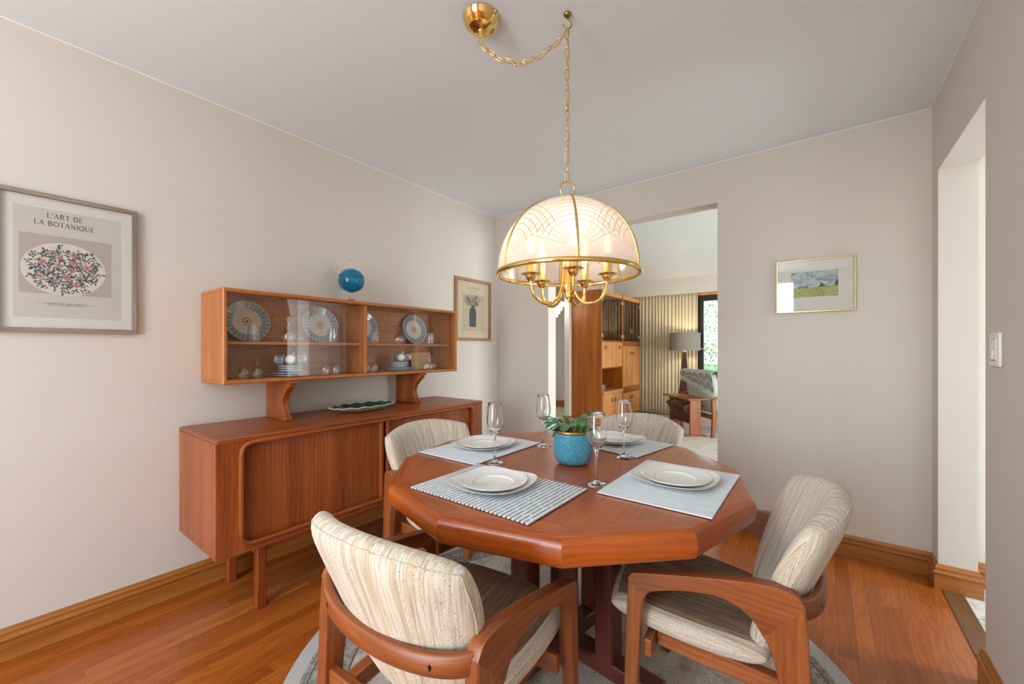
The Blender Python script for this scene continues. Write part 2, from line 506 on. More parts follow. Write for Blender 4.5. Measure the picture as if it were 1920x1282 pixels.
m = MB(); m.box(2.6, 2.7, .9, 2.15, 0, ZC); m.box(2.6, 2.7, 2.97, 3.1, 0, ZC); m.box(2.6, 2.7, 2.15, 2.97, 0, .3); m.box(2.6, 2.7, 2.15, 2.97, 2.2, ZC); m.box(.593, 2.6, .9, 1.0, 0, ZC); struct(m.build('wall_hall', M_wall))
# wall behind the photographer, with the dining room window
WX0, WX1, WZ0, WZ1 = -1.6, -.31, .06, 2.32
m = MB(); m.box(XL - .13, WX0, -2.13, -2.0, 0, ZC); m.box(WX1, .593, -2.13, -2.0, 0, ZC)
m.box(WX0, WX1, -2.13, -2.0, 0, WZ0); m.box(WX0, WX1, -2.13, -2.0, WZ1, ZC); struct(m.build('wall_front', M_wall))
# living room
m = MB(); m.box(-3.275, -3.19, 5.70, 7.9, 0, ZC); struct(m.build('wall_living_left', M_wall))
m = MB(); m.box(-5.4, -3.275, 7.3, 7.4, 0, ZC); m.box(-5.5, -5.4, 3.0, 7.4, 0, ZC); struct(m.build('wall_foyer', M_wall))
m = MB(); m.box(-3.275, -1.72, 7.72, 7.85, 0, ZC); m.box(1.6, 3.1, 7.72, 7.85, 0, ZC)
m.box(-1.72, 1.6, 7.72, 7.85, 0, .32); m.box(-1.72, 1.6, 7.72, 7.85, 2.14, ZC); m.box(-3.19, 3.1, 7.45, 7.72, 2.155, ZC)
struct(m.build('wall_living_far', M_wall))
m = MB(); m.box(3.1, 3.2, 3.1, 3.4, 0, ZC); m.box(3.1, 3.2, 5.6, 7.85, 0, ZC); m.box(3.1, 3.2, 3.4, 5.6, 0, .4); m.box(3.1, 3.2, 3.4, 5.6, 2.25, ZC)
struct(m.build('wall_living_right', M_wall))

# windows
def window(name, x0, x1, y, z0, z1, fw, mulls, mat, axis='x'):
    fr = MB(); d = .035
    def bx(a0, a1, b0, b1):
        if axis == 'x': fr.box(a0, a1, y - d, y + d, b0, b1)
        else: fr.box(y - d, y + d, a0, a1, b0, b1)
    bx(x0, x0 + fw, z0, z1); bx(x1 - fw, x1, z0, z1); bx(x0 + fw, x1 - fw, z0, z0 + fw); bx(x0 + fw, x1 - fw, z1 - fw, z1)
    for q in mulls: bx(q - fw / 2, q + fw / 2, z0 + fw, z1 - fw)
    o = fr.build(name, mat, bevel=.004); struct(o)
    p = MB()
    if axis == 'x': p.box(x0 + fw, x1 - fw, y - .004, y + .004, z0 + fw, z1 - fw)
    else: p.box(y - .004, y + .004, x0 + fw, x1 - fw, z0 + fw, z1 - fw)
    p.build('pane', M_winglass, o)
    return o
w1 = window('window_1', -1.715, 1.595, 7.66, .325, 2.115, .088, (-.35,), M_black)
l = MB(); l.tube([(-1.66, 7.62, 1.19), (-1.66, 7.585, 1.19), (-1.62, 7.58, 1.195)], .007, 8); l.build('latch', M_plastic, w1)
window('window_2', WX0, WX1, -2.07, WZ0, WZ1, .05, ((WX0 + WX1) / 2,), M_white)
window('window_3', 3.4, 5.6, 3.15, .4, 2.25, .06, (4.5,), M_white, 'y')
window('window_4', 2.15, 2.97, 2.65, .3, 2.2, .05, (), M_white, 'y')
struct(MB().box(-1.72, 1.6, 7.60, 7.70, 2.118, 2.15).build('trim_1', M_unit))

# thin white caulk line round the ceiling
m = MB()
m.box(XL, XL + .004, -2.0, YB, ZC - .004, ZC); m.box(XL, XR, YB - .004, YB, ZC - .004, ZC); m.box(XR - .004, XR, -2.0, YB, ZC - .004, ZC)
struct(m.build('trim_2', M_white))

def baseboard(name, pts, sides=1, H=.122):
    """mitred moulding along a plan polyline, room on the left of the walking direction"""
    prof = [(0, 0), (.016, 0), (.016, .072), (.019, .076), (.021, .083), (.0185, .09), (.013, .094), (.012, .1), (.014, .106), (.010, .114), (.006, H), (0, H)]
    P = [Vector((p[0], p[1])) for p in pts]; m = len(P); mb = MB(); rings = []; L = [0]
    for i in range(m):
        if i: L.append(L[-1] + (P[i] - P[i-1]).length)
        d0 = (P[i] - P[i-1]).normalized() if i else None
        d1 = (P[i+1] - P[i]).normalized() if i < m - 1 else None
        if d0 is None: nrm = Vector((-d1.y, d1.x))
        elif d1 is None: nrm = Vector((-d0.y, d0.x))
        else:
            a = Vector((-d0.y, d0.x)); b = Vector((-d1.y, d1.x)); nrm = (a + b).normalized(); nrm /= max(.3, nrm.dot(a))
        rings.append([(P[i].x + nrm.x * o, P[i].y + nrm.y * o, z) for o, z in prof])
    n = len(prof)
    for i in range(m - 1):
        vs = rings[i] + rings[i+1]
        fs = [(k, k + 1, n + k + 1, n + k) for k in range(n - 1)]
        acc = [0]
        for k in range(1, n): acc.append(acc[-1] + .02 + abs(prof[k][1] - prof[k-1][1]))
        uv = [[(L[i], acc[k]), (L[i], acc[k+1]), (L[i+1], acc[k+1]), (L[i+1], acc[k])] for k in range(n - 1)]
        mb.add(vs, fs, uv)
        if i == 0: mb.add(rings[0], [tuple(range(n))])
        if i == m - 2: mb.add(rings[-1], [tuple(range(n - 1, -1, -1))])
    return struct(mb.build(name, M_oakbase, angle=28))
baseboard('baseboard_left', [(OL, 3.144), (OL, YB), (XL, YB), (XL, -2.0)])
baseboard('baseboard_back', [(2.6, YB), (.593, YB), (.593, 2.879), (XR, 2.879), (XR, YB), (OR, YB), (OR, 3.144)])
baseboard('baseboard_right', [(XR, -2.0), (XR, 2.15), (.593, 2.15)])
baseboard('baseboard_foyer', [(-3.275, 7.3), (-5.4, 7.3)], H=.14)
baseboard('baseboard_living', [(-3.19, 5.77), (-3.19, 5.70), (-3.275, 5.70)])

# outdoors seen through the living room window
def mk_grass():
    t = NT('lawn'); n = t.noise(t.obj(), 9, 4, .6)
    return t.done(t.bsdf(t.ramp(n, [(.3, rgb(120, 158, 70)), (.7, rgb(176, 204, 112))]), .9))
def mk_leaf(name, a, b):
    t = NT(name); n = t.noise(t.obj(), 3.5, 3, .6)
    return t.done(t.bsdf(t.ramp(n, [(.35, a), (.65, b)]), .7))
g = MB().box(-30, 30, 8.2, 45, -.5, -.35).build('lawn', mk_grass()); struct(g)
M_tl = mk_leaf('tree_leaves', rgb(84, 112, 70), rgb(160, 184, 130)); M_bark = simple('bark', rgb(84, 70, 56), .9)
def tree(x, y, h, rad, label, seed):
    rr = random.Random(seed); r = empty('garden_tree', (x, y, -.35)); tag(r, label, 'tree', 'trees outside the living room window')
    MB().tube([(0, 0, 0), (.05, .02, h * .25), (0, 0, h * .45)], [.12, .08, .04], 8).build('trunk', M_bark, r)
    vs = []; fs = []
    for k in range(6000):
        d = Vector((rr.gauss(0, 1), rr.gauss(0, 1), rr.gauss(0, 1))).normalized() * rad * rr.uniform(.2, 1) ** .33
        c = Vector((0, 0, h * .54)) + Vector((d.x, d.y, d.z * h * .47 / rad))
        s = rr.uniform(.03, .065); a = Vector((rr.uniform(-1, 1), rr.uniform(-1, 1), rr.uniform(-1, 1))).normalized(); b = a.orthogonal().normalized()
        o = len(vs); vs += [c - a * s, c - b * s * .5, c + a * s, c + b * s * .5]; fs.append((o, o+1, o+2, o+3))
    mb = MB(); mb.add(vs, fs); mb.build('foliage', M_tl, r)
tree(-3.6, 14.8, 5.0, 2.3, 'leafy tree beyond the living room window, nearest the frame', 1)
tree(.6, 18.0, 6.0, 2.4, 'leafy tree beyond the living room window, farther right behind the blinds', 2)
sh = MB()
rr = random.Random(5)
vs = []; fs = []
for k in range(1800):
    c = Vector((rr.uniform(-4.5, 1.5), 13.2 + rr.uniform(-.4, .4), -.3 + rr.random() ** 1.4 * .8))
    s = rr.uniform(.05, .11); a = Vector((rr.uniform(-1, 1), rr.uniform(-1, 1), rr.uniform(-1, 1))).normalized(); b = a.orthogonal().normalized()
    o = len(vs); vs += [c - a * s, c - b * s * .5, c + a * s, c + b * s * .5]; fs.append((o, o+1, o+2, o+3))
sh.add(vs, fs)
tag(sh.build('hedge', mk_leaf('hedge_leaves', rgb(120, 150, 60), rgb(200, 220, 130))), 'low sunlit yellow green hedge outside the living room window', 'hedge')

# ------------------------------------------------------------------ light
def area(name, loc, rot, sx, sy, power, col=(1, 1, 1), spread=180):
    l = bpy.data.lights.new(name, 'AREA'); l.shape = 'RECTANGLE'; l.size = sx; l.size_y = sy; l.energy = power; l.color = col
    l.spread = radians(spread)
    o = bpy.data.objects.new(name, l); COL.objects.link(o); o.location = loc; o.rotation_euler = rot; return o
area('daylight_dining_window', ((WX0 + WX1) / 2, -2.01, (WZ0 + WZ1) / 2), (radians(90), 0, 0), WX1 - WX0 - .1, WZ1 - WZ0 - .1, L_DIN, (.93, .97, 1))
area('daylight_living_far_window', (-.05, 7.6, 1.2), (radians(-90), 0, 0), 3.0, 1.7, L_FAR, (1, .99, .96))
area('daylight_living_side_window', (3.05, 4.5, 1.33), (0, radians(90), 0), 1.7, 2.0, L_SIDE, (.97, .99, 1))
area('daylight_hall_window', (2.58, 2.56, 1.25), (0, radians(90), 0), 1.7, .72, L_HALL, (.95, .98, 1))
area('added_ceiling_fill', (-1.0, -1.2, 1.75), (radians(180), 0, 0), .5, .5, L_FILL, (.97, .985, 1))  # added fill aimed at the ceiling, unseen, stands for no lamp in the room
area('foyer_ceiling_lamp', (-4.2, 5.2, 2.4), (0, 0, 0), .5, .5, L_FOY, (1, .93, .84))
# ------------------------------------------------------------------ sideboard
SX0, SX1, SY0, SY1, SZ0, SZ1 = -2.463, -1.97, .592, 2.232, .308, .808
sb = empty('sideboard', (-2.216, 1.412, 0)); tag(sb, 'long low teak sideboard with tambour doors standing on square legs against the left wall', 'sideboard')
B0 = Vector((-2.216, 1.412, 0))
def shift(mb, base):
    mb.v = [p - Vector(base) for p in mb.v]; return mb
def part(mb, base, name, mat, parent, **k):
    shift(mb, base)
    if k.get('at') is not None: del k['at']
    return mb.build(name, mat, parent, **k)
part(MB(g=1).box(SX0, SX1 + .006, SY0, SY1, SZ1 - .02, SZ1), B0, 'top', M_teak, sb, bevel=.004)
part(MB(g=2).box(SX0, SX1 - .02, SY0, SY0 + .02, SZ0, SZ1 - .02), B0, 'side_panel', M_teak, sb, bevel=.002)
part(MB(g=2).box(SX0, SX1 - .02, SY1 - .02, SY1, SZ0, SZ1 - .02), B0, 'side_panel', M_teak, sb, bevel=.002)
m = MB(g=1); m.box(SX0, SX1 - .02, SY0 + .02, SY1 - .02, SZ0, SZ0 + .02); part(m, B0, 'bottom_panel', M_teak, sb)
m = MB(g=1); m.box(SX0, SX0 + .01, SY0 + .02, SY1 - .02, SZ0 + .02, SZ1 - .02); part(m, B0, 'back_panel', M_teak, sb)
# front frame with a rounded opening
oy0, oy1, oz0, oz1 = .684, 2.138, .340, .780
inner = rounded([(oy0, oz0), (oy1, oz0), (oy1, oz1), (oy0, oz1)], .055, 8)
def ringpts(loop, outer):
    (y0, y1, z0, z1) = outer; out = []
    cy, cz = (oy0 + oy1) / 2, (oz0 + oz1) / 2
    for (y, z) in loop:       # push outwards on to the outer rectangle
        ty = y0 if y < oy0 + .06 else (y1 if y > oy1 - .06 else None); tz = z0 if z < oz0 + .06 else (z1 if z > oz1 - .06 else None)
        dy = min(abs(y - oy0), abs(y - oy1)); dz = min(abs(z - oz0), abs(z - oz1))
        if ty is not None and tz is not None:
            # corner arc: split along diagonal
            a = .055
            fy = dy / a; fz = dz / a
            if fy <= fz: out.append((ty, tz + (z - tz) * max(0, (fz - fy))))
            else: out.append((ty + (y - ty) * max(0, (fy - fz)), tz))
        elif ty is not None: out.append((ty, z))
        else: out.append((y, tz))
    return out
outer = ringpts(inner, (SY0, SY1, SZ0, SZ1 - .02))
n = len(inner); mb = MB()
vs = [(SX1, y, z) for y, z in inner] + [(SX1, y, z) for y, z in outer] + [(SX1 - .022, y, z) for y, z in inner] + [(SX1 - .022, y, z) for y, z in outer]
fs = []; uv = []
for i in range(n):
    j = (i + 1) % n
    fs.append((i, n + i, n + j, j))
    P = [inner[i], outer[i], outer[j], inner[j]]
    mid = sum(p[0] for p in P) / 4
    if mid < oy0 + .03 or mid > oy1 - .03: uv.append([(p[1], p[0]) for p in P])
    else: uv.append([(p[0], p[1]) for p in P])
    fs.append((i, j, 2*n + j, 2*n + i)); uv.append([(i * .05, 0), (j * .05, 0), (j * .05, .022), (i * .05, .022)])
    fs.append((n + j, n + i, 3*n + i, 3*n + j)); uv.append([(i * .05, 0), (j * .05, 0), (j * .05, .022), (i * .05, .022)])
mb.add(vs, fs, uv); part(mb, B0, 'front_frame', M_teak, sb, angle=30)
lip = [(SX1 + .001, y, z) for y, z in inner]
part(MB().tube(lip, 1.0, closed=True, rect=(.018, .018), up=(1, 0, 0)), B0, 'opening_lip', M_teak, sb, angle=50)
ym = 1.412
def tambour(y0, y1):
    mb = MB(g=2); w = .0121; nn = int((y1 - y0) / w); pts = []
    for k in range(nn):
        a = y0 + (y1 - y0) * k / nn; b = y0 + (y1 - y0) * (k + 1) / nn
        pts += [(a, -.0012), (a + .0012, 0), (b - .0012, 0), (b, -.0012)]
    X = SX1 - .026
    for i in range(len(pts) - 1):
        (ya, da), (yb, db) = pts[i], pts[i+1]
        mb.add([(X + da, ya, oz0 - .012), (X + db, yb, oz0 - .012), (X + db, yb, oz1 + .012), (X + da, ya, oz1 + .012)], [(0, 1, 2, 3)],
               [[(oz0, ya), (oz0, yb), (oz1, yb), (oz1, ya)]])
    mb.box(X - .012, X - .002, y0, y1, oz0 - .012, oz1 + .012)
    return mb
for s in (0, 1):
    d = part(tambour(oy0 - .012, ym - .008) if s == 0 else tambour(ym + .008, oy1 + .012), B0, 'tambour_door', M_teak, sb, angle=20)
    yy = ym - .02 if s == 0 else ym + .02
    part(MB().tube([(SX1 - .020, yy, oz0 - .01), (SX1 - .020, yy, oz1 + .008)], 1.0, rect=(.022, .024), up=(1, 0, 0)), B0, 'door_pull', M_teak, d, angle=50)
for (x, y) in ((-2.053, .79), (-2.053, 2.034), (-2.40, .79), (-2.40, 2.034)):
    part(MB(g=2).box(x - .02, x + .02, y - .02, y + .02, 0, SZ0), B0, 'leg', M_teak, sb, bevel=.005)
for y in (.79, 2.034): part(MB(g=0).box(-2.38, -2.073, y - .01, y + .01, .235, .275), B0, 'stretcher', M_teak, sb, bevel=.003)
for x in (-2.053, -2.40): part(MB(g=1).box(x - .01, x + .01, .81, 2.014, .25, .30), B0, 'rail', M_teak, sb, bevel=.003)

# ------------------------------------------------------------------ glass fronted hutch on two shaped supports
HX0, HX1, HY0, HY1, HZ0, HZ1 = -2.463, -2.18, .679, 2.178, 1.018, 1.465
H0 = Vector((-2.32, 1.4285, SZ1))
hu = empty('display_hutch', H0); tag(hu, 'teak glass fronted display hutch raised on curved supports above the sideboard', 'display cabinet')
tk = .016
def hp(mb, name, mat, par=hu, **k): return part(mb, H0, name, mat, par, **k)
hp(MB(g=1).box(HX0, HX1, HY0, HY1, HZ1 - tk, HZ1), 'top', M_teak_hutch, bevel=.003)
hp(MB(g=1).box(HX0, HX1, HY0, HY1, HZ0, HZ0 + tk), 'bottom', M_teak_hutch, bevel=.003)
hp(MB(g=2).box(HX0, HX1, HY0, HY0 + tk, HZ0 + tk, HZ1 - tk), 'side_panel', M_teak_hutch, bevel=.002)
hp(MB(g=2).box(HX0, HX1, HY1 - tk, HY1, HZ0 + tk, HZ1 - tk), 'side_panel', M_teak_hutch, bevel=.002)
hp(MB(g=1).box(HX0, HX0 + .008, HY0 + tk, HY1 - tk, HZ0 + tk, HZ1 - tk), 'back_panel', M_teak_in)
YD = 1.425
hp(MB(g=2).box(HX0 + .008, HX1 - .012, YD - .010, YD + .010, HZ0 + tk, HZ1 - tk), 'divider', M_teak_hutch, bevel=.002)
for a, b in ((HY0 + tk, YD - .010), (YD + .010, HY1 - tk)):
    hp(MB(g=1).box(HX0 + .008, HX1 - .045, a, b, 1.204, 1.219), 'shelf', M_teak_hutch, bevel=.002)
# raised front edging, mitred
e = .020
loop = [(HX1 + .002, HY0 + e/2, HZ0 + e/2), (HX1 + .002, HY1 - e/2, HZ0 + e/2), (HX1 + .002, HY1 - e/2, HZ1 - e/2), (HX1 + .002, HY0 + e/2, HZ1 - e/2)]
mb = MB()
for i in range(4):
    a, b = Vector(loop[i]), Vector(loop[(i+1) % 4]); mid = (a + b) / 2; cen = Vector((HX1, (HY0 + HY1) / 2, (HZ0 + HZ1) / 2))
    d = (b - a).normalized(); inn = Vector((0, -d.z, d.y)); L = (b - a).length
    prof = [(-.010, -.004), (-.010, .004), (-.005, .009), (.004, .009), (.010, .003), (.010, -.004)]
    vs = []
    for s_, base in ((1, a), (-1, b)):
        for (q, x) in prof: vs.append(base + inn * q + d * q * s_ + Vector((x, 0, 0)))
    nn = len(prof)
    mb.add(vs, [(k, (k+1) % nn, nn + (k+1) % nn, nn + k) for k in range(nn)], [[(0, .01*k), (0, .01*k+.01), (L, .01*k+.01), (L, .01*k)] for k in range(nn)])
hp(mb, 'front_edging', M_teak_hutch, angle=30)
gz0, gz1 = HZ0 + tk + .001, HZ1 - tk - .001
for (a, b, x) in ((HY0 + tk, 1.085, HX1 - .018), (1.03, YD - .012, HX1 - .026), (YD + .012, 1.83, HX1 - .018), (1.79, HY1 - tk, HX1 - .026)):
    hp(MB().box(x - .002, x + .002, a, b, gz0, gz1), 'sliding_glass', M_pane)
for yc in (.985, 1.845):
    poly = [(-2.44, SZ1 + .0005), (-2.205, SZ1 + .0005), (-2.203, SZ1 + .014)]
    for k in range(9):
        t = k / 8; z = SZ1 + .022 + (HZ0 - .018 - .012 - SZ1 - .022) * t
        poly.append((-2.212 + .05 * t - .058 * sin(pi * (t * .95 + .02)) - .0, z))
    poly += [(-2.165, HZ0 - .014), (-2.44, HZ0 - .014)]
    s_ = hp(MB(g=2).prism(poly, lambda a, b, t: (a, t, b), yc - .017, yc + .017), 'support', M_teak, bevel=.003)
    hp(MB(g=0).box(-2.455, -2.158, yc - .024, yc + .024, HZ0 - .014, HZ0), 'top_plate', M_teak, s_, bevel=.002)

# ------------------------------------------------------------------ dining table
TC = Vector((-.801, 1.378, 0)); TR = .648; TZ = .74
tb = empty('dining_table', TC); tag(tb, 'twelve sided teak dining table with a thick rounded edge on a pedestal of square posts', 'table')
ap = TR * cos(radians(15)); c15 = cos(radians(15))
prof = [(-.078, TZ - .074), (-.022, TZ - .074)]
for k in range(5):
    a = -pi/2 + pi/2 * k / 4; prof.append((-.020 + .020 * cos(a), TZ - .054 + .020 * sin(a)))
prof.append((.003, TZ - .04))
for k in range(6):
    a = pi/2 * k / 5; prof.append((-.024 + .026 * cos(a), TZ - .022 + .022 * sin(a)))
prof += [(-.078, TZ)]
mb = MB(); np_ = len(prof)
for k in range(12):
    a0, a1 = radians(30 * k), radians(30 * (k + 1)); vs = []
    for a in (a0, a1):
        for q, z in prof: r = (ap + q) / c15; vs.append((r * cos(a), r * sin(a), z))
    L = 2 * TR * sin(radians(15)); acc = [0]
    for i in range(1, np_): acc.append(acc[-1] + sqrt((prof[i][0]-prof[i-1][0])**2 + (prof[i][1]-prof[i-1][1])**2))
    off = k * 1.7
    mb.add(vs, [(i, i + 1, np_ + i + 1, np_ + i)[::-1] for i in range(np_ - 1)], [[(off, acc[i] + off), (off, acc[i+1] + off), (L + off, acc[i+1] + off), (L + off, acc[i] + off)][::-1] for i in range(np_ - 1)])
mb.build('edge_band', M_table, tb, angle=28)
ri = (ap - .078) / c15
poly = [(ri * cos(radians(30*k)), ri * sin(radians(30*k))) for k in range(12)]
MB(g=1).prism(poly, lambda a, b, t: (a, b, t), TZ - .06, TZ).build('tabletop', M_table, tb)
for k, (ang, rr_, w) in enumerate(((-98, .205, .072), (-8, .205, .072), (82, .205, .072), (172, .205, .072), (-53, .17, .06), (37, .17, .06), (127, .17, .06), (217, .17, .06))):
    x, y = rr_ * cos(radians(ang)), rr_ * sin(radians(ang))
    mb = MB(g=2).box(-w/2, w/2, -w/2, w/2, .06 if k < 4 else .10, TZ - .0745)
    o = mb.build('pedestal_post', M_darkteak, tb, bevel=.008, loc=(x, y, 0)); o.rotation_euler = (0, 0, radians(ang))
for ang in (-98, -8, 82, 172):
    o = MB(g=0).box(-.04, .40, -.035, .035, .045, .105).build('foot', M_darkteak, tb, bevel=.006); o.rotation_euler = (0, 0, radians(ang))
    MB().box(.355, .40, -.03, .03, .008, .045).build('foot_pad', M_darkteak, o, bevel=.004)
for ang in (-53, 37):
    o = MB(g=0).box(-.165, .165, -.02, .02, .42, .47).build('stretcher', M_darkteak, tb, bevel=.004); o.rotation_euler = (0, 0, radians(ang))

# ------------------------------------------------------------------ round rug
mb = MB(); nr = 96
mb.lathe([(0.0001, .008), (1.0, .008), (1.012, .006), (1.015, .0005)], nr)
rug = mb.build('round_rug', M_rug, None, at=None); rug.location = (TC.x, TC.y, 0)
tag(rug, 'large round grey patterned rug with a striped border under the dining table', 'rug')

# ------------------------------------------------------------------ armchairs
def cushion(mid, thick, nu=26, nv=22, p=7, q=2.2, k=.35, uvs=(.25, .25), nrm=None):
    mb = MB(); us = [-cos(pi * i / nu) for i in range(nu + 1)]; vs_ = [-cos(pi * j / nv) for j in range(nv + 1)]
    def sq(u, v): return u * sqrt(max(0, 1 - k * v * v / 2)) / 1, v * sqrt(max(0, 1 - k * u * u / 2))
    def th(u, v): return (max(0, 1 - abs(u) ** p) * max(0, 1 - abs(v) ** p)) ** (1 / q)
    for side in (1, -1):
        V = []; F = []; U = []
        for v in vs_:
            for u in us:
                a, b = sq(u, v); P = Vector(mid(a, b)); N = Vector(nrm(a, b))
                V.append(P + N * side * thick / 2 * th(u, v))
        for j in range(nv):
            for i in range(nu):
                a = j * (nu + 1) + i; f = (a, a + 1, a + nu + 2, a + nu + 1)
                c = [sq(us[i], vs_[j]), sq(us[i+1], vs_[j]), sq(us[i+1], vs_[j+1]), sq(us[i], vs_[j+1])]
                raw = [(us[i], vs_[j]), (us[i+1], vs_[j]), (us[i+1], vs_[j+1]), (us[i], vs_[j+1])]
                gg = lambda w: (1 if w > 0 else -1) * thick * .6 * (1 - max(0, 1 - abs(w) ** p) ** (1 / q))
                c = [(x * uvs[0] + gg(ru) + (0 if side > 0 else 1.3), y * uvs[1] + gg(rv)) for (x, y), (ru, rv) in zip(c, raw)]
                if side < 0: f = f[::-1]; c = c[::-1]
                F.append(f); U.append(c)
        mb.add(V, F, U)
    return mb

def make_chair(label):
    r = empty('dining_armchair'); tag(r, label, 'chair', 'teak armchairs round the dining table')
    for s in (-1, 1):
        th = .034
        A = Vector((s * .265, 0, 0)); Bq = Vector((s * .281, .39, 0)); dirv = (Bq - A).normalized(); side = Vector((-dirv.y, dirv.x, 0)) * s
        if side.x * s > 0: side = -side         # inward
        def fm(a, b, t, A=A, dirv=dirv, side=side): p = A + dirv * a + side * t; return (p.x, p.y, b)
        # arm : mitred at both corners
        top = spline([(.392, .536), (.385, .551), (.368, .559), (.30, .573), (.2, .592), (.1, .607), (.04, .610), (.005, .600), (-.012, .576)], 5)
        under = spline([(.072, .486), (.092, .517), (.125, .542), (.17, .553), (.23, .548), (.30, .530), (.335, .515), (.347, .497)], 5)
        arm = [tuple(p) for p in top] + [tuple(p) for p in under]
        nt, nu_ = len(top), len(under)
        MB().prism(arm, fm, 0, th, nb=(0, nt - 1, nt, nt + nu_ - 1)).build('armrest', M_chair, r, bevel=.006, seg=3, angle=50)
        fl = [(.392, .536), (.347, .497)] + [tuple(p) for p in spline([(.352, .47), (.360, .38), (.378, .0)], 4)] + [(.412, 0), (.404, .2), (.397, .42)]
        MB(g=2).prism(fl, fm, 0, th, nb=(0, 1)).build('front_leg', M_chair, r, bevel=.006, seg=3, angle=50)
        rl = [(-.012, .576), (-.018, .5), (-.026, .3), (-.036, .0), (.006, .0), (.022, .2)] + [tuple(p) for p in spline([(.036, .36), (.052, .44), (.072, .486)], 4)]
        MB(g=2).prism(rl, fm, 0, th, nb=(0, len(rl) - 1)).build('rear_leg', M_chair, r, bevel=.006, seg=3, angle=50)
    pts = [(.250 * sin(pi / 2 * t), .012 - .074 * (cos(pi / 2 * t)) ** 1.2, .570 - .024 * cos(pi / 2 * t)) for t in [k / 12 for k in range(-12, 13)]]
    rail = MB().tube(pts, 1.0, rect=(.022, .046), up=(0, 0, 1)).build('back_rail', M_chair, r, angle=50)
    for s in (-1, 1):
        x = s * .17; y = .012 - .074 * cos(math.asin(.17 / .25)) ** 1.2 - .0108
        MB().lathe([(.0001, -.002), (.007, -.002), (.0075, .0), (.0001, .0006)], 14, M=Matrix.Translation((x, y, .552)) @ Matrix.Rotation(radians(90), 4, 'X')).build('screw', M_dark, rail)
    # seat frame
    MB(g=0).box(-.247, .247, .335, .357, .315, .365).build('front_rail', M_chair, r, bevel=.004)
    MB(g=0).box(-.240, .240, -.010, .014, .295, .345).build('rear_rail', M_chair, r, bevel=.004)
    for s in (-1, 1):
        mb = MB(g=1); mb.box(s * .175 - .016, s * .175 + .016, 0, .335, -.024, .024)
        for i, p in enumerate(mb.v): p.z += .318 + .028 * (p.y / .335)
        mb.build('seat_bearer', M_chair, r, bevel=.004)
    def smid(u, v): return (u * (.232 + .014 * v), .262 + .225 * v, .402 + .022 * v - .010 * (1 - u * u) * (1 - v * v) - .012 * max(0, v - .6))
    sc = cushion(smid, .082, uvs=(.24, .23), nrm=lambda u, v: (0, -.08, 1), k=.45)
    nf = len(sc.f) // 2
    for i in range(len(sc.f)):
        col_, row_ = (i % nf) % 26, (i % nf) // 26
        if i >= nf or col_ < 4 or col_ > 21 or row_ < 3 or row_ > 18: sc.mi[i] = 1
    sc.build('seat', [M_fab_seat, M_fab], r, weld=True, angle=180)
    def bmid(u, v):
        t = (v + 1) / 2
        return (u * (.190 + .104 * t - .012 * sin(pi * t)), .060 - .172 * t + (.056 + .044 * t) * u * u, .365 + .430 * t - .016 * u * u * t)
    bn = lambda u, v: (-.36 * u, .88, .36)
    bk = cushion(bmid, .070, uvs=(.26, .23), nrm=bn, k=.50, q=2.6, p=8).build('backrest', M_fab, r, weld=True, angle=180)
    def edge(q):
        c, s_ = cos(q), sin(q); m_ = max(abs(c), abs(s_)); u, v = c / m_ * .975, s_ / m_ * .975
        u, v = u * sqrt(1 - .5 * v * v / 2), v * sqrt(1 - .5 * u * u / 2); P = Vector(bmid(u, v)); N = Vector(bn(u, v))
        return P - N * (.0345 * ((1 - .975 ** 8 if abs(c) / m_ > .999 else 1 - abs(c / m_ * .975) ** 8) * (1 - abs(s_ / m_ * .975) ** 8)) ** (1 / 2.6) + .0006)
    MB().tube([edge(2 * pi * i / 72) for i in range(72)], .0016, 6, closed=True).build('piping', M_fab, bk, angle=180)
    return r
ch = make_chair('armchair nearest the camera, its tweed back and screwed rail turned to us')
ch.location = (-.783, .574, .008); ch.rotation_euler = (0, 0, radians(3))
def place(x, y, facing, label):
    c = copy_tree(ch); c.location = (x, y, .008); c.rotation_euler = (0, 0, facing - pi / 2); c['label'] = label; return c
place(-.064, 1.409, radians(180 + 5.4), 'armchair at the right of the table, seen side on')
place(-1.60, 1.425, radians(-6.5), 'armchair between the table and the sideboard doors')
place(-.83, 2.285, radians(258), 'armchair on the far side of the table by the living room opening')
# ------------------------------------------------------------------ place settings
M_slat = simple('pale_blue_slats', rgb(224, 231, 236), .35)
M_thread = simple('navy_backing', rgb(26, 36, 52), .7)
def placemat():
    mb = MB(); w, d = .457, .322; n = 31; p = w / n
    rr = random.Random(3)
    for k in range(n):
        x0 = -w/2 + k * p
        for q in range(1):
            x1 = x0 + p * .66
            mb.box(x0, x1, -d/2, d/2, .0015, .0062)
    mb.box(-w/2, w/2 - .004, -d/2 + .002, d/2 - .002, .0003, .0018, mi=1)
    for k in range(n - 1):
        x0 = -w/2 + k * p + p * .66
        for y in (-.11 + rr.uniform(-.02, .02), -.03 + rr.uniform(-.02, .02), .05 + rr.uniform(-.02, .02), .12 + rr.uniform(-.01, .01)):
            mb.box(x0 - .001, x0 + p * .34 + .001, y - .0022, y + .0022, .002, .0052)
    return mb.build('placemat', [M_slat, M_thread], bevel=.0006, seg=1)
pm = placemat()
def superq(a, e=3.4):
    return 1 / ((abs(cos(a)) ** e + abs(sin(a)) ** e) ** (1 / e))
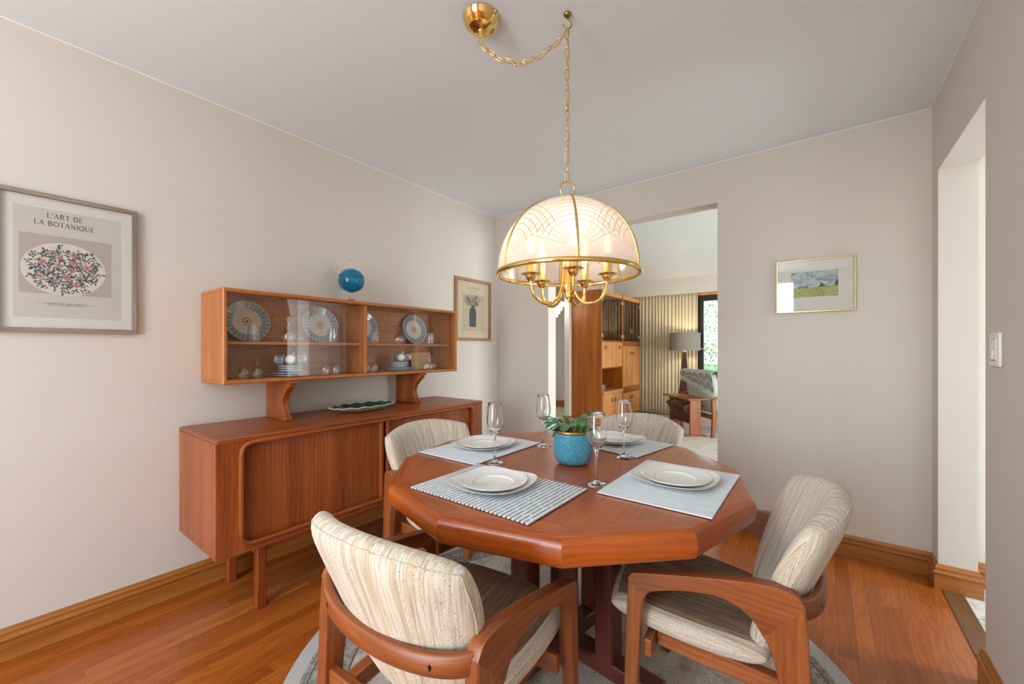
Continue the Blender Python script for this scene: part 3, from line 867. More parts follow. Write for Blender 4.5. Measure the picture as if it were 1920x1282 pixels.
def charger():
    mb = MB(); n = 72; prof = [(.0001, .002), (.070, .002), (.082, .004), (.100, .010), (.121, .016), (.1235, .0172), (.1245, .0165), (.123, .0145), (.100, .0075), (.080, .0005), (.0001, .0003)]
    vs = []
    mb.lathe(prof, n, sq=lambda a: 1.0)
    for p in mb.v:
        a = atan2(p.y, p.x); r = sqrt(p.x * p.x + p.y * p.y); t = min(1, r / .1245); q = superq(a)
        f = 1 + (q - 1) * t * t
        p.x *= f; p.y *= f; p.z += .010 * max(0, (q - 1) / .2) * max(0, t - .55) ** 1.5 * 2
    return mb.build('square_plate', M_porc)
cg = charger()
def roundplate(name='dinner_plate', R=.108, h=.016):
    mb = MB(); k = R / .108
    mb.lathe([(.0001, .003), (.060*k, .0025), (.064*k, .0045), (.0665*k, .0078), (.080*k, .009), (.106*k, h), (.108*k, h + .0012), (.1085*k, h), (.106*k, h - .003), (.080*k, .0055), (.066*k, .0005), (.0001, .0003)], 64)
    return mb.build(name, M_porc)
rp = roundplate()
places = [(-.805, .993, 0, 'nearest the camera', 'in front of the nearest armchair'), (-.385, 1.376, 90, 'at the right side of the table', 'before the right armchair'),
          (-1.203, 1.365, -90, 'on the sideboard side of the table', 'before the sideboard-side armchair'), (-.79, 1.812, 170, 'on the far side of the table', 'before the far armchair')]
pc = [(-.854 + .02, 1.0), (-.384, 1.395), (-1.205, 1.375), (-.775, 1.825)]
for i, (x, y, a, w, b) in enumerate(places):
    o = pm if i == 0 else copy_tree(pm); o.location = (x, y, TZ + .0003); o.rotation_euler = (0, 0, radians(a))
    tag(o, 'pale blue slatted placemat ' + w, 'placemat', 'slatted placemats on the table')
    c = cg if i == 0 else copy_tree(cg); c.location = (pc[i][0], pc[i][1], TZ + .0068); c.rotation_euler = (0, 0, radians((4, -4, 6, -9)[i]))
    tag(c, 'white square plate lying on the placemat ' + b, 'plate', 'square white plates')
    d = rp if i == 0 else copy_tree(rp); d.location = (pc[i][0], pc[i][1], TZ + .0098 + .0012)
    tag(d, 'round white plate on top of the square plate ' + b, 'plate', 'round white plates on square plates')

def stem_glass():
    Ht = .234; out = [(.0001, .0), (.0335, .0), (.0345, .001), (.0335, .0022), (.022, .005), (.010, .0095), (.0052, .016), (.0040, .03), (.0036, .065), (.0040, .095), (.0056, .108), (.010, .1165)]
    bowl = [(.018, .1235), (.026, .134), (.0312, .147), (.0328, .160), (.0322, .176), (.0302, .196), (.0278, .218), (.0263, Ht - .0006), (.0260, Ht)]
    inner_ = [(.0256, Ht), (.0254, Ht - .0006), (.0270, .218), (.0294, .196), (.0314, .176), (.0320, .160), (.0304, .1475), (.0252, .1352), (.0172, .1254), (.009, .1202), (.0001, .1185)]
    return MB().lathe(out + bowl + inner_, 40).build('wine_glass', M_glass, angle=180)
wg = stem_glass()
for i, (x, y, l) in enumerate(((-1.007, 1.216, 'stemmed wine glass standing behind the nearest plates, left of the blue planter'), (-1.009, 1.565, 'stemmed wine glass beside the far left placemat corner, farthest from the camera on the left'),
                   (-.584, 1.224, 'stemmed wine glass in front of the blue planter by the right placemat'), (-.639, 1.593, 'stemmed wine glass right of the blue planter before the far placemat'))):
    o = wg if i == 0 else copy_tree(wg); o.location = (x, y, TZ + .0002); tag(o, l, 'wine glass', 'stemmed wine glasses on the table')

# planter
def mk_pot():
    t = NT('turquoise_glaze_lattice'); s = t.sep(t.uv()); K = 2 * pi / .0125
    u = t.mul(s[0], K); ph = t.mul(s[1], 2 * pi / .0185)
    # two mirrored wavy families form an ogee net
    a = t.math('ABSOLUTE', t.math('SINE', t.mul(t.add(u, ph), .5))); b = t.math('ABSOLUTE', t.math('SINE', t.mul(t.math('SUBTRACT', u, ph), .5)))
    d = t.math('MINIMUM', a, b)
    h = t.math('SUBTRACT', 1.0, t.math('SMOOTH_MIN', t.mul(d, 2.2), 1.0, .3))
    col = t.ramp(h, [(.0, rgb(34, 142, 178)), (.45, rgb(76, 180, 210)), (.8, rgb(168, 224, 238))])
    return t.done(t.bsdf(col, .25, 0, t.bump(h, .9, .003), Coat_Weight=.4))
po = empty('planter', (-.767, 1.400, TZ + .0005)); tag(po, 'turquoise lattice textured pot with a gold rim holding a leafy plant at the table centre', 'plant pot')
MB().lathe([(.0001, .0), (.046, .0), (.056, .004), (.066, .013), (.072, .026), (.0745, .045), (.0752, .07), (.0742, .098), (.0725, .120)], 64).build('pot', mk_pot(), po, angle=70)
MB().lathe([(.0725, .120), (.0742, .1215), (.0745, .127), (.0730, .1315), (.0690, .132), (.067, .128), (.067, .105)], 64).build('rim', simple('satin_gold', rgb(196, 150, 92), .32, 1.0), po, angle=70)
M_soil = mk_wall('soil', rgb(52, 38, 28), .8)
MB().lathe([(.0001, .112), (.0675, .110)], 40).build('soil', M_soil, po)
def mk_pepleaf():
    t = NT('peperomia_leaf'); s = t.sep(t.uv()); r = t.white(t.comb(t.math('FLOOR', s[0]), 1.0, 2.0)); fx = t.math('FRACT', s[0])
    c = t.math('ABSOLUTE', t.math('SUBTRACT', fx, .5))
    st = t.math('SINE', t.add(t.mul(c, 60.0), t.mul(s[1], 9.0)))
    base = t.ramp(r, [(.0, rgb(30, 92, 52)), (.4, rgb(62, 132, 62)), (.7, rgb(52, 128, 112)), (1.0, rgb(140, 184, 178))])
    col = t.mix(t.math('MULTIPLY', t.math('GREATER_THAN', st, .55), .45), base, rgb(176, 206, 150))
    return t.done(t.bsdf(col, .35, 0, None, Subsurface_Weight=.0))
lm = MB(); sm_ = MB(); rr = random.Random(11)
for k in range(58):
    a = rr.uniform(0, 2 * pi); el = rr.uniform(.1, 1.2); R0 = rr.uniform(.0, .045)
    base = Vector((R0 * cos(a), R0 * sin(a), .112)); out_ = Vector((cos(a), sin(a), 0))
    L = rr.uniform(.034, .056); tip = base + out_ * rr.uniform(.012, .052) * cos(el) + Vector((0, 0, rr.uniform(.018, .058)))
    sm_.tube([base, (base + tip) / 2 + Vector((0, 0, .004)), tip], .0014, 6)
    dirv = (out_ * cos(el * .7) + Vector((rr.uniform(-.4, .4), rr.uniform(-.4, .4), rr.uniform(-.35, .5)))).normalized()
    side = dirv.cross(Vector((rr.uniform(-.4, .4), rr.uniform(-.4, .4), 1))).normalized(); nn = side.cross(dirv)
    wv = L * rr.uniform(.26, .34)
    def lf(u, v, tip=tip, dirv=dirv, side=side, nn=nn, L=L, wv=wv):
        w = wv * (sin(pi * min(1, v * .97 + .015)) ** .8) * (1.15 - .45 * v); x = (u - .5) * 2
        return tip + dirv * L * v + side * w * x + nn * (.25 * w * abs(x) - .012 * v * v)
    lm.grid(lf, 6, 8, uvf=lambda u, v, k=k: (k + .02 + u * .96, v))
lm.build('foliage', mk_pepleaf(), po, angle=180)
sm_.build('stems', simple('plant_stem', rgb(120, 150, 80), .5), po)

# ------------------------------------------------------------------ chandelier
CC = Vector((-.759, 1.3436, 0)); ZR = 1.462; RR = .262; camd = atan2(-1.3436, .759)
chd = empty('chandelier', (CC.x, CC.y, ZC)); tag(chd, 'brass swag chandelier with an etched glass dome and five candle arms hanging over the table', 'chandelier')
B = Vector((CC.x, CC.y, ZC))
def cp(mb, name, mat, par=chd, **k): return part(mb, B, name, mat, par, **k)
def P3(r, ang, z): return Vector((CC.x + r * cos(ang), CC.y + r * sin(ang), z))
def dome(t, s=1.0):   # t 0 rim .. 1 apex
    a = pi / 2 * t * .945
    return (RR * s * cos(a) ** .94, ZR + .006 + .272 * s * sin(a))
def mk_shade():
    t = NT('etched_shade_glass'); s = t.sep(t.uv())
    x = t.mul(s[0], .274); y = t.mul(s[1], .40)
    def dist(x0):
        dx = t.math('SUBTRACT', x, x0); dy = t.math('SUBTRACT', y, .03)
        return t.math('SQRT', t.add(t.mul(dx, dx), t.mul(dy, dy))), t.math('ARCTAN2', dy, dx)
    d1, a1 = dist(0.0); d2, a2 = dist(.274)
    def rings(d, a, lo=.105, hi=.228):
        w = t.math('FRACT', t.math('DIVIDE', d, .0235)); l = t.math('LESS_THAN', t.math('ABSOLUTE', t.math('SUBTRACT', w, .5)), .042)
        return t.math('MULTIPLY', t.math('MULTIPLY', l, t.math('GREATER_THAN', t.math('SINE', a), .42)), t.math('MULTIPLY', t.math('GREATER_THAN', d, lo), t.math('LESS_THAN', d, hi)))
    def rays(d, a):
        w = t.math('FRACT', t.mul(a, 5.2)); l = t.math('LESS_THAN', t.mul(t.math('ABSOLUTE', t.math('SUBTRACT', w, .5)), d), .0028)
        ok = t.math('MULTIPLY', t.math('GREATER_THAN', t.math('SINE', a), .30), t.math('LESS_THAN', t.math('SINE', a), .93))
        return t.math('MULTIPLY', t.math('MULTIPLY', l, ok), t.math('MULTIPLY', t.math('LESS_THAN', d, .165), t.math('GREATER_THAN', d, .035)))
    ln = t.math('MAXIMUM', t.math('MAXIMUM', rings(d1, a1), rings(d2, a2)), t.math('MAXIMUM', rays(d1, a1), rays(d2, a2)))
    # lattice of clear diamonds where the arcs cross
    z1 = t.math('MULTIPLY', t.math('LESS_THAN', d1, .245), t.math('LESS_THAN', d2, .245)); z1 = t.math('MULTIPLY', z1, t.math('GREATER_THAN', y, .125))
    c1 = t.math('GREATER_THAN', t.math('FRACT', t.math('DIVIDE', d1, .047)), .5); c2 = t.math('GREATER_THAN', t.math('FRACT', t.math('DIVIDE', d2, .047)), .5)
    lat = t.math('MULTIPLY', z1, t.math('MULTIPLY', c1, c2))
    tr = t.n('ShaderNodeBsdfTransparent'); t.set(tr, 'Color', rgb(255, 250, 246))
    tl = t.n('ShaderNodeBsdfTranslucent'); t.set(tl, 'Color', t.mix(ln, t.mix(lat, rgb(244, 228, 212), rgb(255, 252, 248)), rgb(172, 136, 96)))
    df = t.n('ShaderNodeBsdfDiffuse'); t.set(df, 'Color', t.mix(ln, rgb(238, 226, 216), rgb(140, 112, 84)))
    gl = t.n('ShaderNodeBsdfGlossy'); t.set(gl, 'Roughness', .12)
    def mx(f, a, b):
        m = t.n('ShaderNodeMixShader'); t.set(m, 0, f); t.t.links.new(a, m.inputs[1]); t.t.links.new(b, m.inputs[2]); return m.outputs[0]
    frost = mx(.38, tl.outputs[0], df.outputs[0])
    f = t.math('ADD', .010, t.mul(lat, .0)); f = t.math('MULTIPLY', f, t.math('SUBTRACT', 1.0, t.mul(ln, .9)))
    s1 = mx(f, frost, tr.outputs[0])
    fr = t.n('ShaderNodeFresnel'); t.set(fr, 'IOR', 1.45)
    return t.done(mx(t.mul(fr.outputs[0], .8), s1, gl.outputs[0]))
M_shade = mk_shade()
rib0 = camd + radians(7)
for k in range(6):
    a0 = rib0 + radians(60 * k)
    def pf(u, v, a0=a0):
        r, z = dome(v * .97); return P3(r, a0 + radians(1.2 + 57.6 * u), z)
    cp(MB().grid(pf, 14, 18), 'glass_panel', M_shade, angle=180)
    pts = [P3(dome(t)[0] + .001, a0, dome(t)[1] + .0) for t in [i / 20 * .97 for i in range(21)]]
    cp(MB().tube(pts, .0042, 8), 'rib', M_brass, angle=80)
m = MB(); m.lathe([(RR - .007, ZR - .006), (RR + .004, ZR - .007), (RR + .0075, ZR - .003), (RR + .0065, ZR + .006), (RR + .002, ZR + .009), (RR - .005, ZR + .008), (RR - .008, ZR + .001)], 72, (CC.x, CC.y, 0), closed=True)
cp(m, 'rim_band', M_brass, angle=60)
zt = dome(.97)[1]
m = MB(); m.lathe([(.0001, zt + .012), (.012, zt + .012), (.018, zt + .008), (.040, zt + .002), (.052, zt - .006), (.050, zt - .010), (.0001, zt - .008)], 40, (CC.x, CC.y, 0))
cp(m, 'top_cap', M_brass, angle=40)
# ring in the plane that faces the camera obliquely
ra = radians(37.2 + 18); rc = Vector((CC.x, CC.y, zt + .012 + .030))
cp(MB().tube([rc + Vector((cos(ra) * .029 * cos(q), sin(ra) * .029 * cos(q), .031 * sin(q))) for q in [2 * pi * i / 32 for i in range(32)]], .0032, 8, closed=True), 'hanging_ring', M_brass, angle=80)
# stem inside, hub, five swept arms with candle cups
cp(MB().lathe([(.0001, zt), (.006, zt), (.006, 1.53), (.014, 1.52), (.017, 1.50), (.012, 1.47), (.016, 1.44), (.020, 1.425), (.014, 1.40), (.008, 1.385), (.010, 1.375), (.0001, 1.366)], 24, (CC.x, CC.y, 0)), 'stem', M_brass, angle=50)
M_sleeve = simple('candle_sleeve', rgb(240, 206, 136), .25, .75)
t = NT('bulb_glow'); em = t.n('ShaderNodeEmission'); t.set(em, 'Color', (1.0, .90, .79, 1)); t.set(em, 'Strength', BULB); M_bulb = t.done(em.outputs[0])
for k in range(5):
    a = camd + radians(8 + 72 * k); rad = .147
    prf = [(.010, 1.525), (.013, 1.49), (.017, 1.45), (.024, 1.41), (.040, 1.372), (.068, 1.352), (.100, 1.352), (.128, 1.372), (.142, 1.402), (.147, 1.432)]
    arm = cp(MB().tube(spline([P3(r, a, z) for r, z in prf], 4), .0062, 10), 'arm', M_brass, angle=80)
    c = P3(rad, a, 0); c = (c.x, c.y, 0)
    cup = cp(MB().lathe([(.0001, 1.428), (.008, 1.428), (.014, 1.434), (.019, 1.444), (.021, 1.450), (.034, 1.4535), (.036, 1.4555), (.034, 1.457), (.020, 1.455), (.016, 1.452), (.0001, 1.452)], 28, c), 'candle_cup', M_brass, arm, angle=45)
    cp(MB().lathe([(.0001, 1.452), (.0165, 1.452), (.0165, 1.528), (.014, 1.530), (.0001, 1.530)], 24, c), 'candle_sleeve', M_sleeve, arm, angle=45)
    cp(MB().lathe([(.0001, 1.530), (.008, 1.532), (.0125, 1.543), (.0145, 1.556), (.0125, 1.572), (.0075, 1.588), (.003, 1.601), (.0001, 1.606)], 18, c), 'bulb', M_bulb, arm, angle=80)
# chain: elongated twisted links
def link_mesh(L=.044, W=.0155, wire=.0022):
    pts = []
    for i in range(28):
        q = 2 * pi * i / 28; x = W / 2 * cos(q); z = L / 2 * sin(q)
        z = (L/2) * (abs(sin(q)) ** .6) * (1 if sin(q) > 0 else -1)
        tw = .5 * sin(q)
        pts.append((x * cos(tw), x * sin(tw), z))
    return MB().tube(pts, wire, 7, closed=True)
first = None
def add_link(p, d, roll):
    global first
    if first is None: first = link_mesh().build('chain_link', M_brass, chd, angle=80); o = first
    else: o = first.copy(); COL.objects.link(o); o.parent = chd
    q = Vector((0, 0, 1)).rotation_difference(d.normalized())
    o.rotation_mode = 'QUATERNION'
    from mathutils import Quaternion
    o.rotation_quaternion = q @ Quaternion((0, 0, 1), roll); o.location = Vector(p) - B
hk = Vector((CC.x, CC.y, ZC - .056))
z = rc.z + .031 + .017; k = 0
while z < hk.z - .005:
    add_link((CC.x + (.001 if k % 2 else -.001), CC.y, z), Vector((0, 0, 1)), 1.57 * k + .35 + .25 * math.sin(k * 1.7)); z += .0385; k += 1
CA = Vector((-1.028, 1.160, ZC - .098))
E_ = hk + Vector((0, 0, -.010))
def sag(t):
    p = CA.lerp(E_, t); sg = 4 * t * (1 - t); p.z -= .105 * sg * (1 - .2 * t); return p
# equal arc length sampling
samp = [sag(i / 200) for i in range(201)]; acc = [0]
for i in range(1, 201): acc.append(acc[-1] + (samp[i] - samp[i-1]).length)
s_ = .016; k = 0
while s_ < acc[-1] - .012:
    i = next(j for j in range(201) if acc[j] >= s_); add_link(samp[i] + Vector((0, 0, .004 * (1 if k % 2 else -1))), samp[min(i+2, 200)] - samp[i-2], 1.57 * k + .3); s_ += .0385; k += 1
cp(MB().tube([samp[i] + Vector((0, 0, -.006 + .007 * math.sin(i * .21))) for i in range(2, 201, 6)] + [hk + Vector((.004, 0, 0))] + [Vector((CC.x + .004 * math.sin(q * 1.3), CC.y + .004 * cos(q), hk.z - .02 - q * .0365)) for q in range(int((hk.z - rc.z) / .0365))] + [Vector((CC.x, CC.y, zt + .01))], .0014, 6), 'cord', M_cord, angle=80)
# canopy and ceiling hook
can = (-1.028, 1.160, ZC)
cp(MB().lathe([(r_ * 1.07, z_ * .78) for r_, z_ in [(.062, -.0005), (.064, -.006), (.061, -.012), (.063, -.016), (.058, -.030), (.055, -.034), (.056, -.038), (.047, -.050), (.044, -.053), (.045, -.056), (.034, -.064), (.029, -.066), (.012, -.068), (.009, -.076), (.010, -.086), (.006, -.104), (.0001, -.108)]], 48, can), 'canopy', M_brass, angle=40)
cp(MB().tube([(can[0] + .009 * cos(q), can[1] + .004 * cos(q), ZC - .092 + .010 * sin(q)) for q in [2 * pi * i / 20 for i in range(20)]], .002, 7, closed=True), 'canopy_loop', M_brass, angle=80)
hkm = MB(); hkm.lathe([(.0001, -.0125), (.009, -.012), (.014, -.006), (.0145, -.0005)], 24, (CC.x, CC.y, ZC))
hkm.tube(spline([(CC.x, CC.y, ZC - .010), (CC.x + .002, CC.y, ZC - .022), (CC.x + .012, CC.y + .008, ZC - .034), (CC.x + .010, CC.y + .007, ZC - .05), (CC.x, CC.y, ZC - .056), (CC.x - .010, CC.y - .007, ZC - .048), (CC.x - .014, CC.y - .010, ZC - .040)], 5), .0026, 8)
cp(hkm, 'ceiling_hook', M_brass_dull, angle=50)

# ------------------------------------------------------------------ blue lidded glass jar and platter
jr = empty('glass_jar', (-2.33, 1.415, HZ1)); tag(jr, 'round turquoise glass lidded jar with clear foot on top of the display hutch', 'jar')
MB().lathe([(.0001, .0), (.027, .0), (.028, .002), (.023, .010), (.017, .03), (.0145, .05), (.0145, .066), (.0001, .068)], 36).build('foot', M_glass, jr, angle=60)
zc0 = .068 + .074
pr = [(.0001, .070)] + [(.078 * sin(a), zc0 - .072 * cos(a)) for a in [pi * (.06 + .52 * i / 14) for i in range(15)]]
inn = [(r - .003 if r > .01 else .0001, z_ + (.002 if r < .05 else 0)) for r, z_ in pr[::-1]]
MB().lathe(pr + inn, 44).build('bowl', M_blueglass, jr, angle=80)
pr = [(.078 * sin(a), zc0 + .004 - .072 * cos(a)) for a in [pi * (.60 + .37 * i / 12) for i in range(13)]] + [(.0001, zc0 + .076)]
inn = [(max(.0001, r - .003), z_ - .003) for r, z_ in pr[::-1]]
lid = MB().lathe(pr + inn, 44, closed=True).build('lid', M_blueglass, jr, angle=80)
MB().lathe([(.0001, zc0 + .074), (.008, zc0 + .076), (.006, zc0 + .085), (.009, zc0 + .105), (.013, zc0 + .122), (.012, zc0 + .125), (.0001, zc0 + .124)], 24).build('finial', M_glass, lid, angle=80)

def mk_plat():
    t = NT('peacock_glaze'); o = t.obj(); n1 = t.noise(o, 14, 4, .6, 1.0); n2 = t.noise(o, 5, 2, .5)
    s = t.sep(t.uv())
    c = t.ramp(t.add(t.mul(n1, .6), t.mul(n2, .4)), [(.36, rgb(14, 30, 62)), (.46, rgb(20, 84, 92)), (.54, rgb(28, 96, 44)), (.62, rgb(64, 110, 148)), (.72, rgb(168, 196, 196))])
    return t.done(t.bsdf(c, .12, 0, None, Coat_Weight=.5))
M_plat = mk_plat(); M_clay = simple('pale_clay', rgb(196, 184, 164), .45)
pl = empty('platter', (-2.232, 1.435, SZ1 + .001)); tag(pl, 'oval ruffled edge platter glazed in deep blue and green on the sideboard top', 'platter')
def plf(top):
    def f(u, v):
        a = 2 * pi * u; t = v; rx, ry = .118, .212
        ru = sin(a * 15) * max(0, t - .55) ** 1.2
        k = .55 * min(1, t / .6) + .45 * max(0, (t - .6) / .4)
        z = .004 + .030 * max(0, (t - .5) / .5) ** 1.4 + .008 * ru
        return Vector((rx * k * cos(a) * (1 + .05 * ru), ry * k * sin(a) * (1 + .05 * ru), z - (0 if top else .005 + .0 * t) - (0 if top else -.002 * 0)))
    return f
MB().grid(plf(True), 120, 14).build('glazed_face', M_plat, pl, angle=180)
m = MB(); m.grid(plf(False), 120, 14, flip=True); m.v = [Vector((p.x, p.y, max(.0002, p.z))) for p in m.v]
m.build('underside', M_clay, pl, angle=180)
m = MB(); m.tube([plf(True)(i / 120, 1.0) + Vector((0, 0, -.002)) for i in range(120)], .0034, 6, closed=True); m.build('rolled_edge', M_clay, pl, angle=80)

# ------------------------------------------------------------------ light switch
sw = empty('light_switch', (XR, 2.018, 1.179)); tag(sw, 'white slide light switch plate on the right wall beside the doorway', 'light switch')
MB().box(-.010, -.0003, -.046, .046, -.056, .056).build('cover_plate', M_plastic, sw, bevel=.006)
MB().box(-.0115, -.009, -.021, .021, -.036, .036).build('paddle', M_plastic, sw, bevel=.001)
m = MB(); m.box(-.0125, -.011, -.018, .018, .034, .036); m.box(-.0125, -.011, -.018, .018, -.036, -.032); m.build('slot', simple('switch_slot', rgb(120, 112, 104), .5), sw)
MB().tube([(-.0115, .006, -.030), (-.0135, -.004, -.002)], .0025, 6).build('slider', M_plastic, sw)
for z_ in (-.047, .047): MB().lathe([(.0001, .001), (.003, .0005), (.0032, 0)], 12, M=Matrix.Translation((-.0095, 0, z_)) @ Matrix.Rotation(radians(-90), 4, 'Y')).build('screw', simple('grey_screw', rgb(150, 144, 136), .4), sw)
# ------------------------------------------------------------------ things in the hutch
ZS = 1.2192; ZB = HZ0 + tk + .0003
def mk_plate():
    t = NT('blue_rim_plate'); o = t.sep(t.obj())
    r = t.math('SQRT', t.add(t.mul(o[0], o[0]), t.mul(o[1], o[1]))); a = t.math('ARCTAN2', o[1], o[0])
    n = t.noise(t.comb(t.mul(o[0], 130.0), t.mul(o[1], 130.0)), 1, 3, .6)
    sc = t.math('SINE', t.mul(a, 26.0))
    rim = t.mix(t.math('GREATER_THAN', t.add(t.mul(sc, .10), n), .56), rgb(132, 152, 166), rgb(196, 206, 210))
    col = t.mix(t.math('GREATER_THAN', r, .080), rgb(236, 230, 218), rim)
    col = t.mix(t.math('GREATER_THAN', r, .1215), col, rgb(228, 230, 226))
    pet = t.add(.0175, t.mul(t.math('SINE', t.mul(a, 8.0)), .004))
    dk = t.math('LESS_THAN', t.math('ABSOLUTE', t.math('SUBTRACT', r, t.add(pet, .004))), .0028)
    col = t.mix(dk, col, rgb(92, 78, 66)); col = t.mix(t.math('LESS_THAN', r, .0085), col, rgb(120, 72, 40))
    return t.done(t.bsdf(col, .15, 0, None, Coat_Weight=.3))
M_plate = mk_plate()
M_chinablue = simple('china_pale_blue', rgb(214, 224, 230), .18, 0, Coat_Weight=.3)
def show_plate():
    return MB().lathe([(.0001, .004), (.074, .004), (.084, .0065), (.122, .0165), (.125, .0175), (.1255, .016), (.122, .0135), (.084, .003), (.074, -.0005), (.0001, .0005)], 64).build('display_plate', M_plate, angle=70)
dp = show_plate()
for i, (y, R, l) in enumerate(((.868, .122, 'blue rimmed plate propped in the left end of the hutch behind a tumbler'), (1.262, .125, 'blue rimmed plate propped beside the hutch divider on its left'),
        (1.545, .125, 'blue rimmed plate half hidden just right of the hutch divider'), (1.975, .125, 'blue rimmed plate propped in the right end of the hutch'))):
    o = dp if i == 0 else copy_tree(dp)
    tilt = radians(12); o.rotation_euler = (0, radians(90) - tilt, 0)
    o.scale = (.87, .87, .87); o.location = (HX0 + .040, y, ZS + .1092 * cos(tilt) + .001)
    tag(o, l, 'plate', 'blue rimmed display plates')
def tumbler():      # upside down
    Hh = .088
    return MB().lathe([(.0315, 0), (.0325, .001), (.0300, .05), (.0275, Hh - .006), (.0255, Hh), (.0001, Hh), ] + [(.0001, Hh - .012), (.0240, Hh - .012), (.0282, .05), (.0305, .001)], 24, closed=False).build('tumbler', M_thin, angle=50)
tu = tumbler()
for i, (x, y, l) in enumerate(((-2.285, .852, 'upturned tumbler in front of the left end plate in the hutch'), (-2.285, 1.266, 'upturned tumbler in front of the plate left of the hutch divider'),
        (-2.29, 1.553, 'upturned tumbler in front of the half hidden plate right of the divider'), (-2.285, 2.017, 'upturned tumbler in front of the plate at the right end of the hutch'))):
    o = tu if i == 0 else copy_tree(tu); o.location = (x, y, ZS); tag(o, l, 'tumbler', 'upturned tumblers on the hutch shelf')
def goblet(rb, hb, st, rf, name):
    H_ = hb + st
    pr = [(rb * .86, 0), (rb * .88, .0008), (rb, hb * .38), (rb * .97, hb * .6), (rb * .72, hb * .85), (rb * .3, hb * .98), (.0045, hb + .006), (.0036, hb + st * .5), (.0045, H_ - .006), (.012, H_ - .003), (rf, H_ - .0012), (rf, H_), (.0001, H_)]
    inn = [(.0001, hb * .95), (rb * .28, hb * .93), (rb * .69, hb * .81), (rb * .94, hb * .58), (rb * .965, hb * .38), (rb * .84, .0008)]
    return MB().lathe(pr + inn, 26).build(name, M_thin, angle=70)
gb = goblet(.040, .072, .046, .036, 'goblet')
for i, (y, l) in enumerate(((1.021, 'wide goblet upside down on the left half of the hutch shelf'), (1.746, 'wide goblet upside down on the right half of the hutch shelf'))):
    o = gb if i == 0 else copy_tree(gb); o.location = (-2.29, y, ZS); tag(o, l, 'goblet', 'upturned goblets on the hutch shelf')
sg = goblet(.025, .064, .036, .026, 'sherry_glass')
for i, (x, y, l) in enumerate(((-2.285, .803, 'small stemmed glass upside down, leftmost on the hutch floor'), (-2.285, .866, 'small stemmed glass upside down, second from the left on the hutch floor'),
        (-2.285, 1.223, 'small stemmed glass upside down right of the left china stack'), (-2.285, 1.286, 'small stemmed glass upside down nearest the divider on its left'),
        (-2.285, 1.488, 'small stemmed glass upside down against the divider on its right side'), (-2.285, 1.546, 'small stemmed glass upside down left of the right china stack'),
        (-2.265, 1.962, 'small stemmed glass upside down before the tan card, the left one'), (-2.265, 2.018, 'small stemmed glass upside down before the tan card, the right one'))):
    o = sg if i == 0 else copy_tree(sg); o.location = (x, y, ZB); tag(o, l, 'stemmed glass', 'upturned small stemmed glasses on the hutch floor')
# china stacks : dinner plates, saucers and tea cups
def flat_plate(R, h, name):
    return MB().lathe([(.0001, .002), (R * .6, .002), (R * .7, h * .45), (R * .98, h), (R, h + .0008), (R * .99, h - .002), (R * .7, h * .22), (R * .62, 0), (.0001, 0)], 44).build(name, M_chinablue, angle=60)
bigp = flat_plate(.094, .010, 'stacked_plate'); sauc = flat_plate(.066, .011, 'saucer')
def mk_cup():
    t = NT('blue_band_cup'); s = t.sep(t.obj())
    n = t.noise(t.obj(), 120, 2, .6)
    k = t.math('MULTIPLY', t.math('GREATER_THAN', s[2], .016), t.math('LESS_THAN', s[2], .050))
    c = t.mix(t.math('GREATER_THAN', n, .55), rgb(112, 140, 160), rgb(186, 200, 208))
    return t.done(t.bsdf(t.mix(k, rgb(232, 236, 236), c), .16, 0, None, Coat_Weight=.3))
M_cup = mk_cup()
cu = empty('tea_cup')
MB().lathe([(.0001, .003), (.019, .003), (.019, 0), (.022, 0), (.0225, .004), (.031, .016), (.0365, .032), (.039, .054), (.0385, .0548), (.0372, .054), (.0350, .033), (.0295, .018), (.019, .008), (.0001, .006)], 36).build('bowl', M_cup, cu, angle=50)
MB().tube(spline([(.037, 0, .047), (.050, 0, .050), (.057, 0, .038), (.048, 0, .022), (.034, 0, .020)], 5), .0032, 8).build('handle', M_chinablue, cu, angle=80)
first_ = [True, True, True]
def stack(yc, side):
    xc = -2.315; z = ZB
    for i in range(2):
        o = bigp if first_[0] else copy_tree(bigp); first_[0] = False
        o.location = (xc, yc, z); z += .0125
        tag(o, '%s plate of the %s china stack on the hutch floor' % (('lowest', 'upper large')[i], side), 'plate', 'large plates stacked in the hutch')
    for i in range(3):
        o = sauc if first_[1] else copy_tree(sauc); first_[1] = False
        o.location = (xc, yc, z); z += .0118
        tag(o, '%s pale blue saucer under the cups of the %s china stack' % (('bottom', 'middle', 'top')[i], side), 'saucer', 'saucers stacked in the hutch')
    z += .001
    spec = ((-114, 'leftmost'), (-24, 'front'), (66, 'rightmost'), (156, 'rear')) if side == 'left' else ((-24, 'front'), (66, 'rightmost'), (156, 'rear'))
    for an, w in spec:
        o = cu if first_[2] else copy_tree(cu); first_[2] = False
        # cup lying on its side, foot pointing outward
        d = Vector((cos(radians(an)), sin(radians(an)), 0))
        o.rotation_mode = 'QUATERNION'; o.rotation_quaternion = Vector((0, 0, 1)).rotation_difference((-d + Vector((0, 0, -.10))).normalized())
        o.scale = (.8, .8, .8); o.location = Vector((xc, yc, z + .0335)) + d * .078
        tag(o, '%s blue banded tea cup lying on top of the %s china stack' % (w, side), 'cup', 'tea cups lying on the saucers')
stack(1.043, 'left'); stack(1.762, 'right')
cd = MB().box(-.002, .002, -.094, .094, 0, .122).build('card', simple('tan_card', rgb(206, 164, 108), .6)); cd.location = (-2.372, 2.012, ZB + .0012); cd.rotation_euler = (0, radians(-9), 0)
tag(cd, 'plain tan card standing against the back at the right end of the hutch floor', 'card')

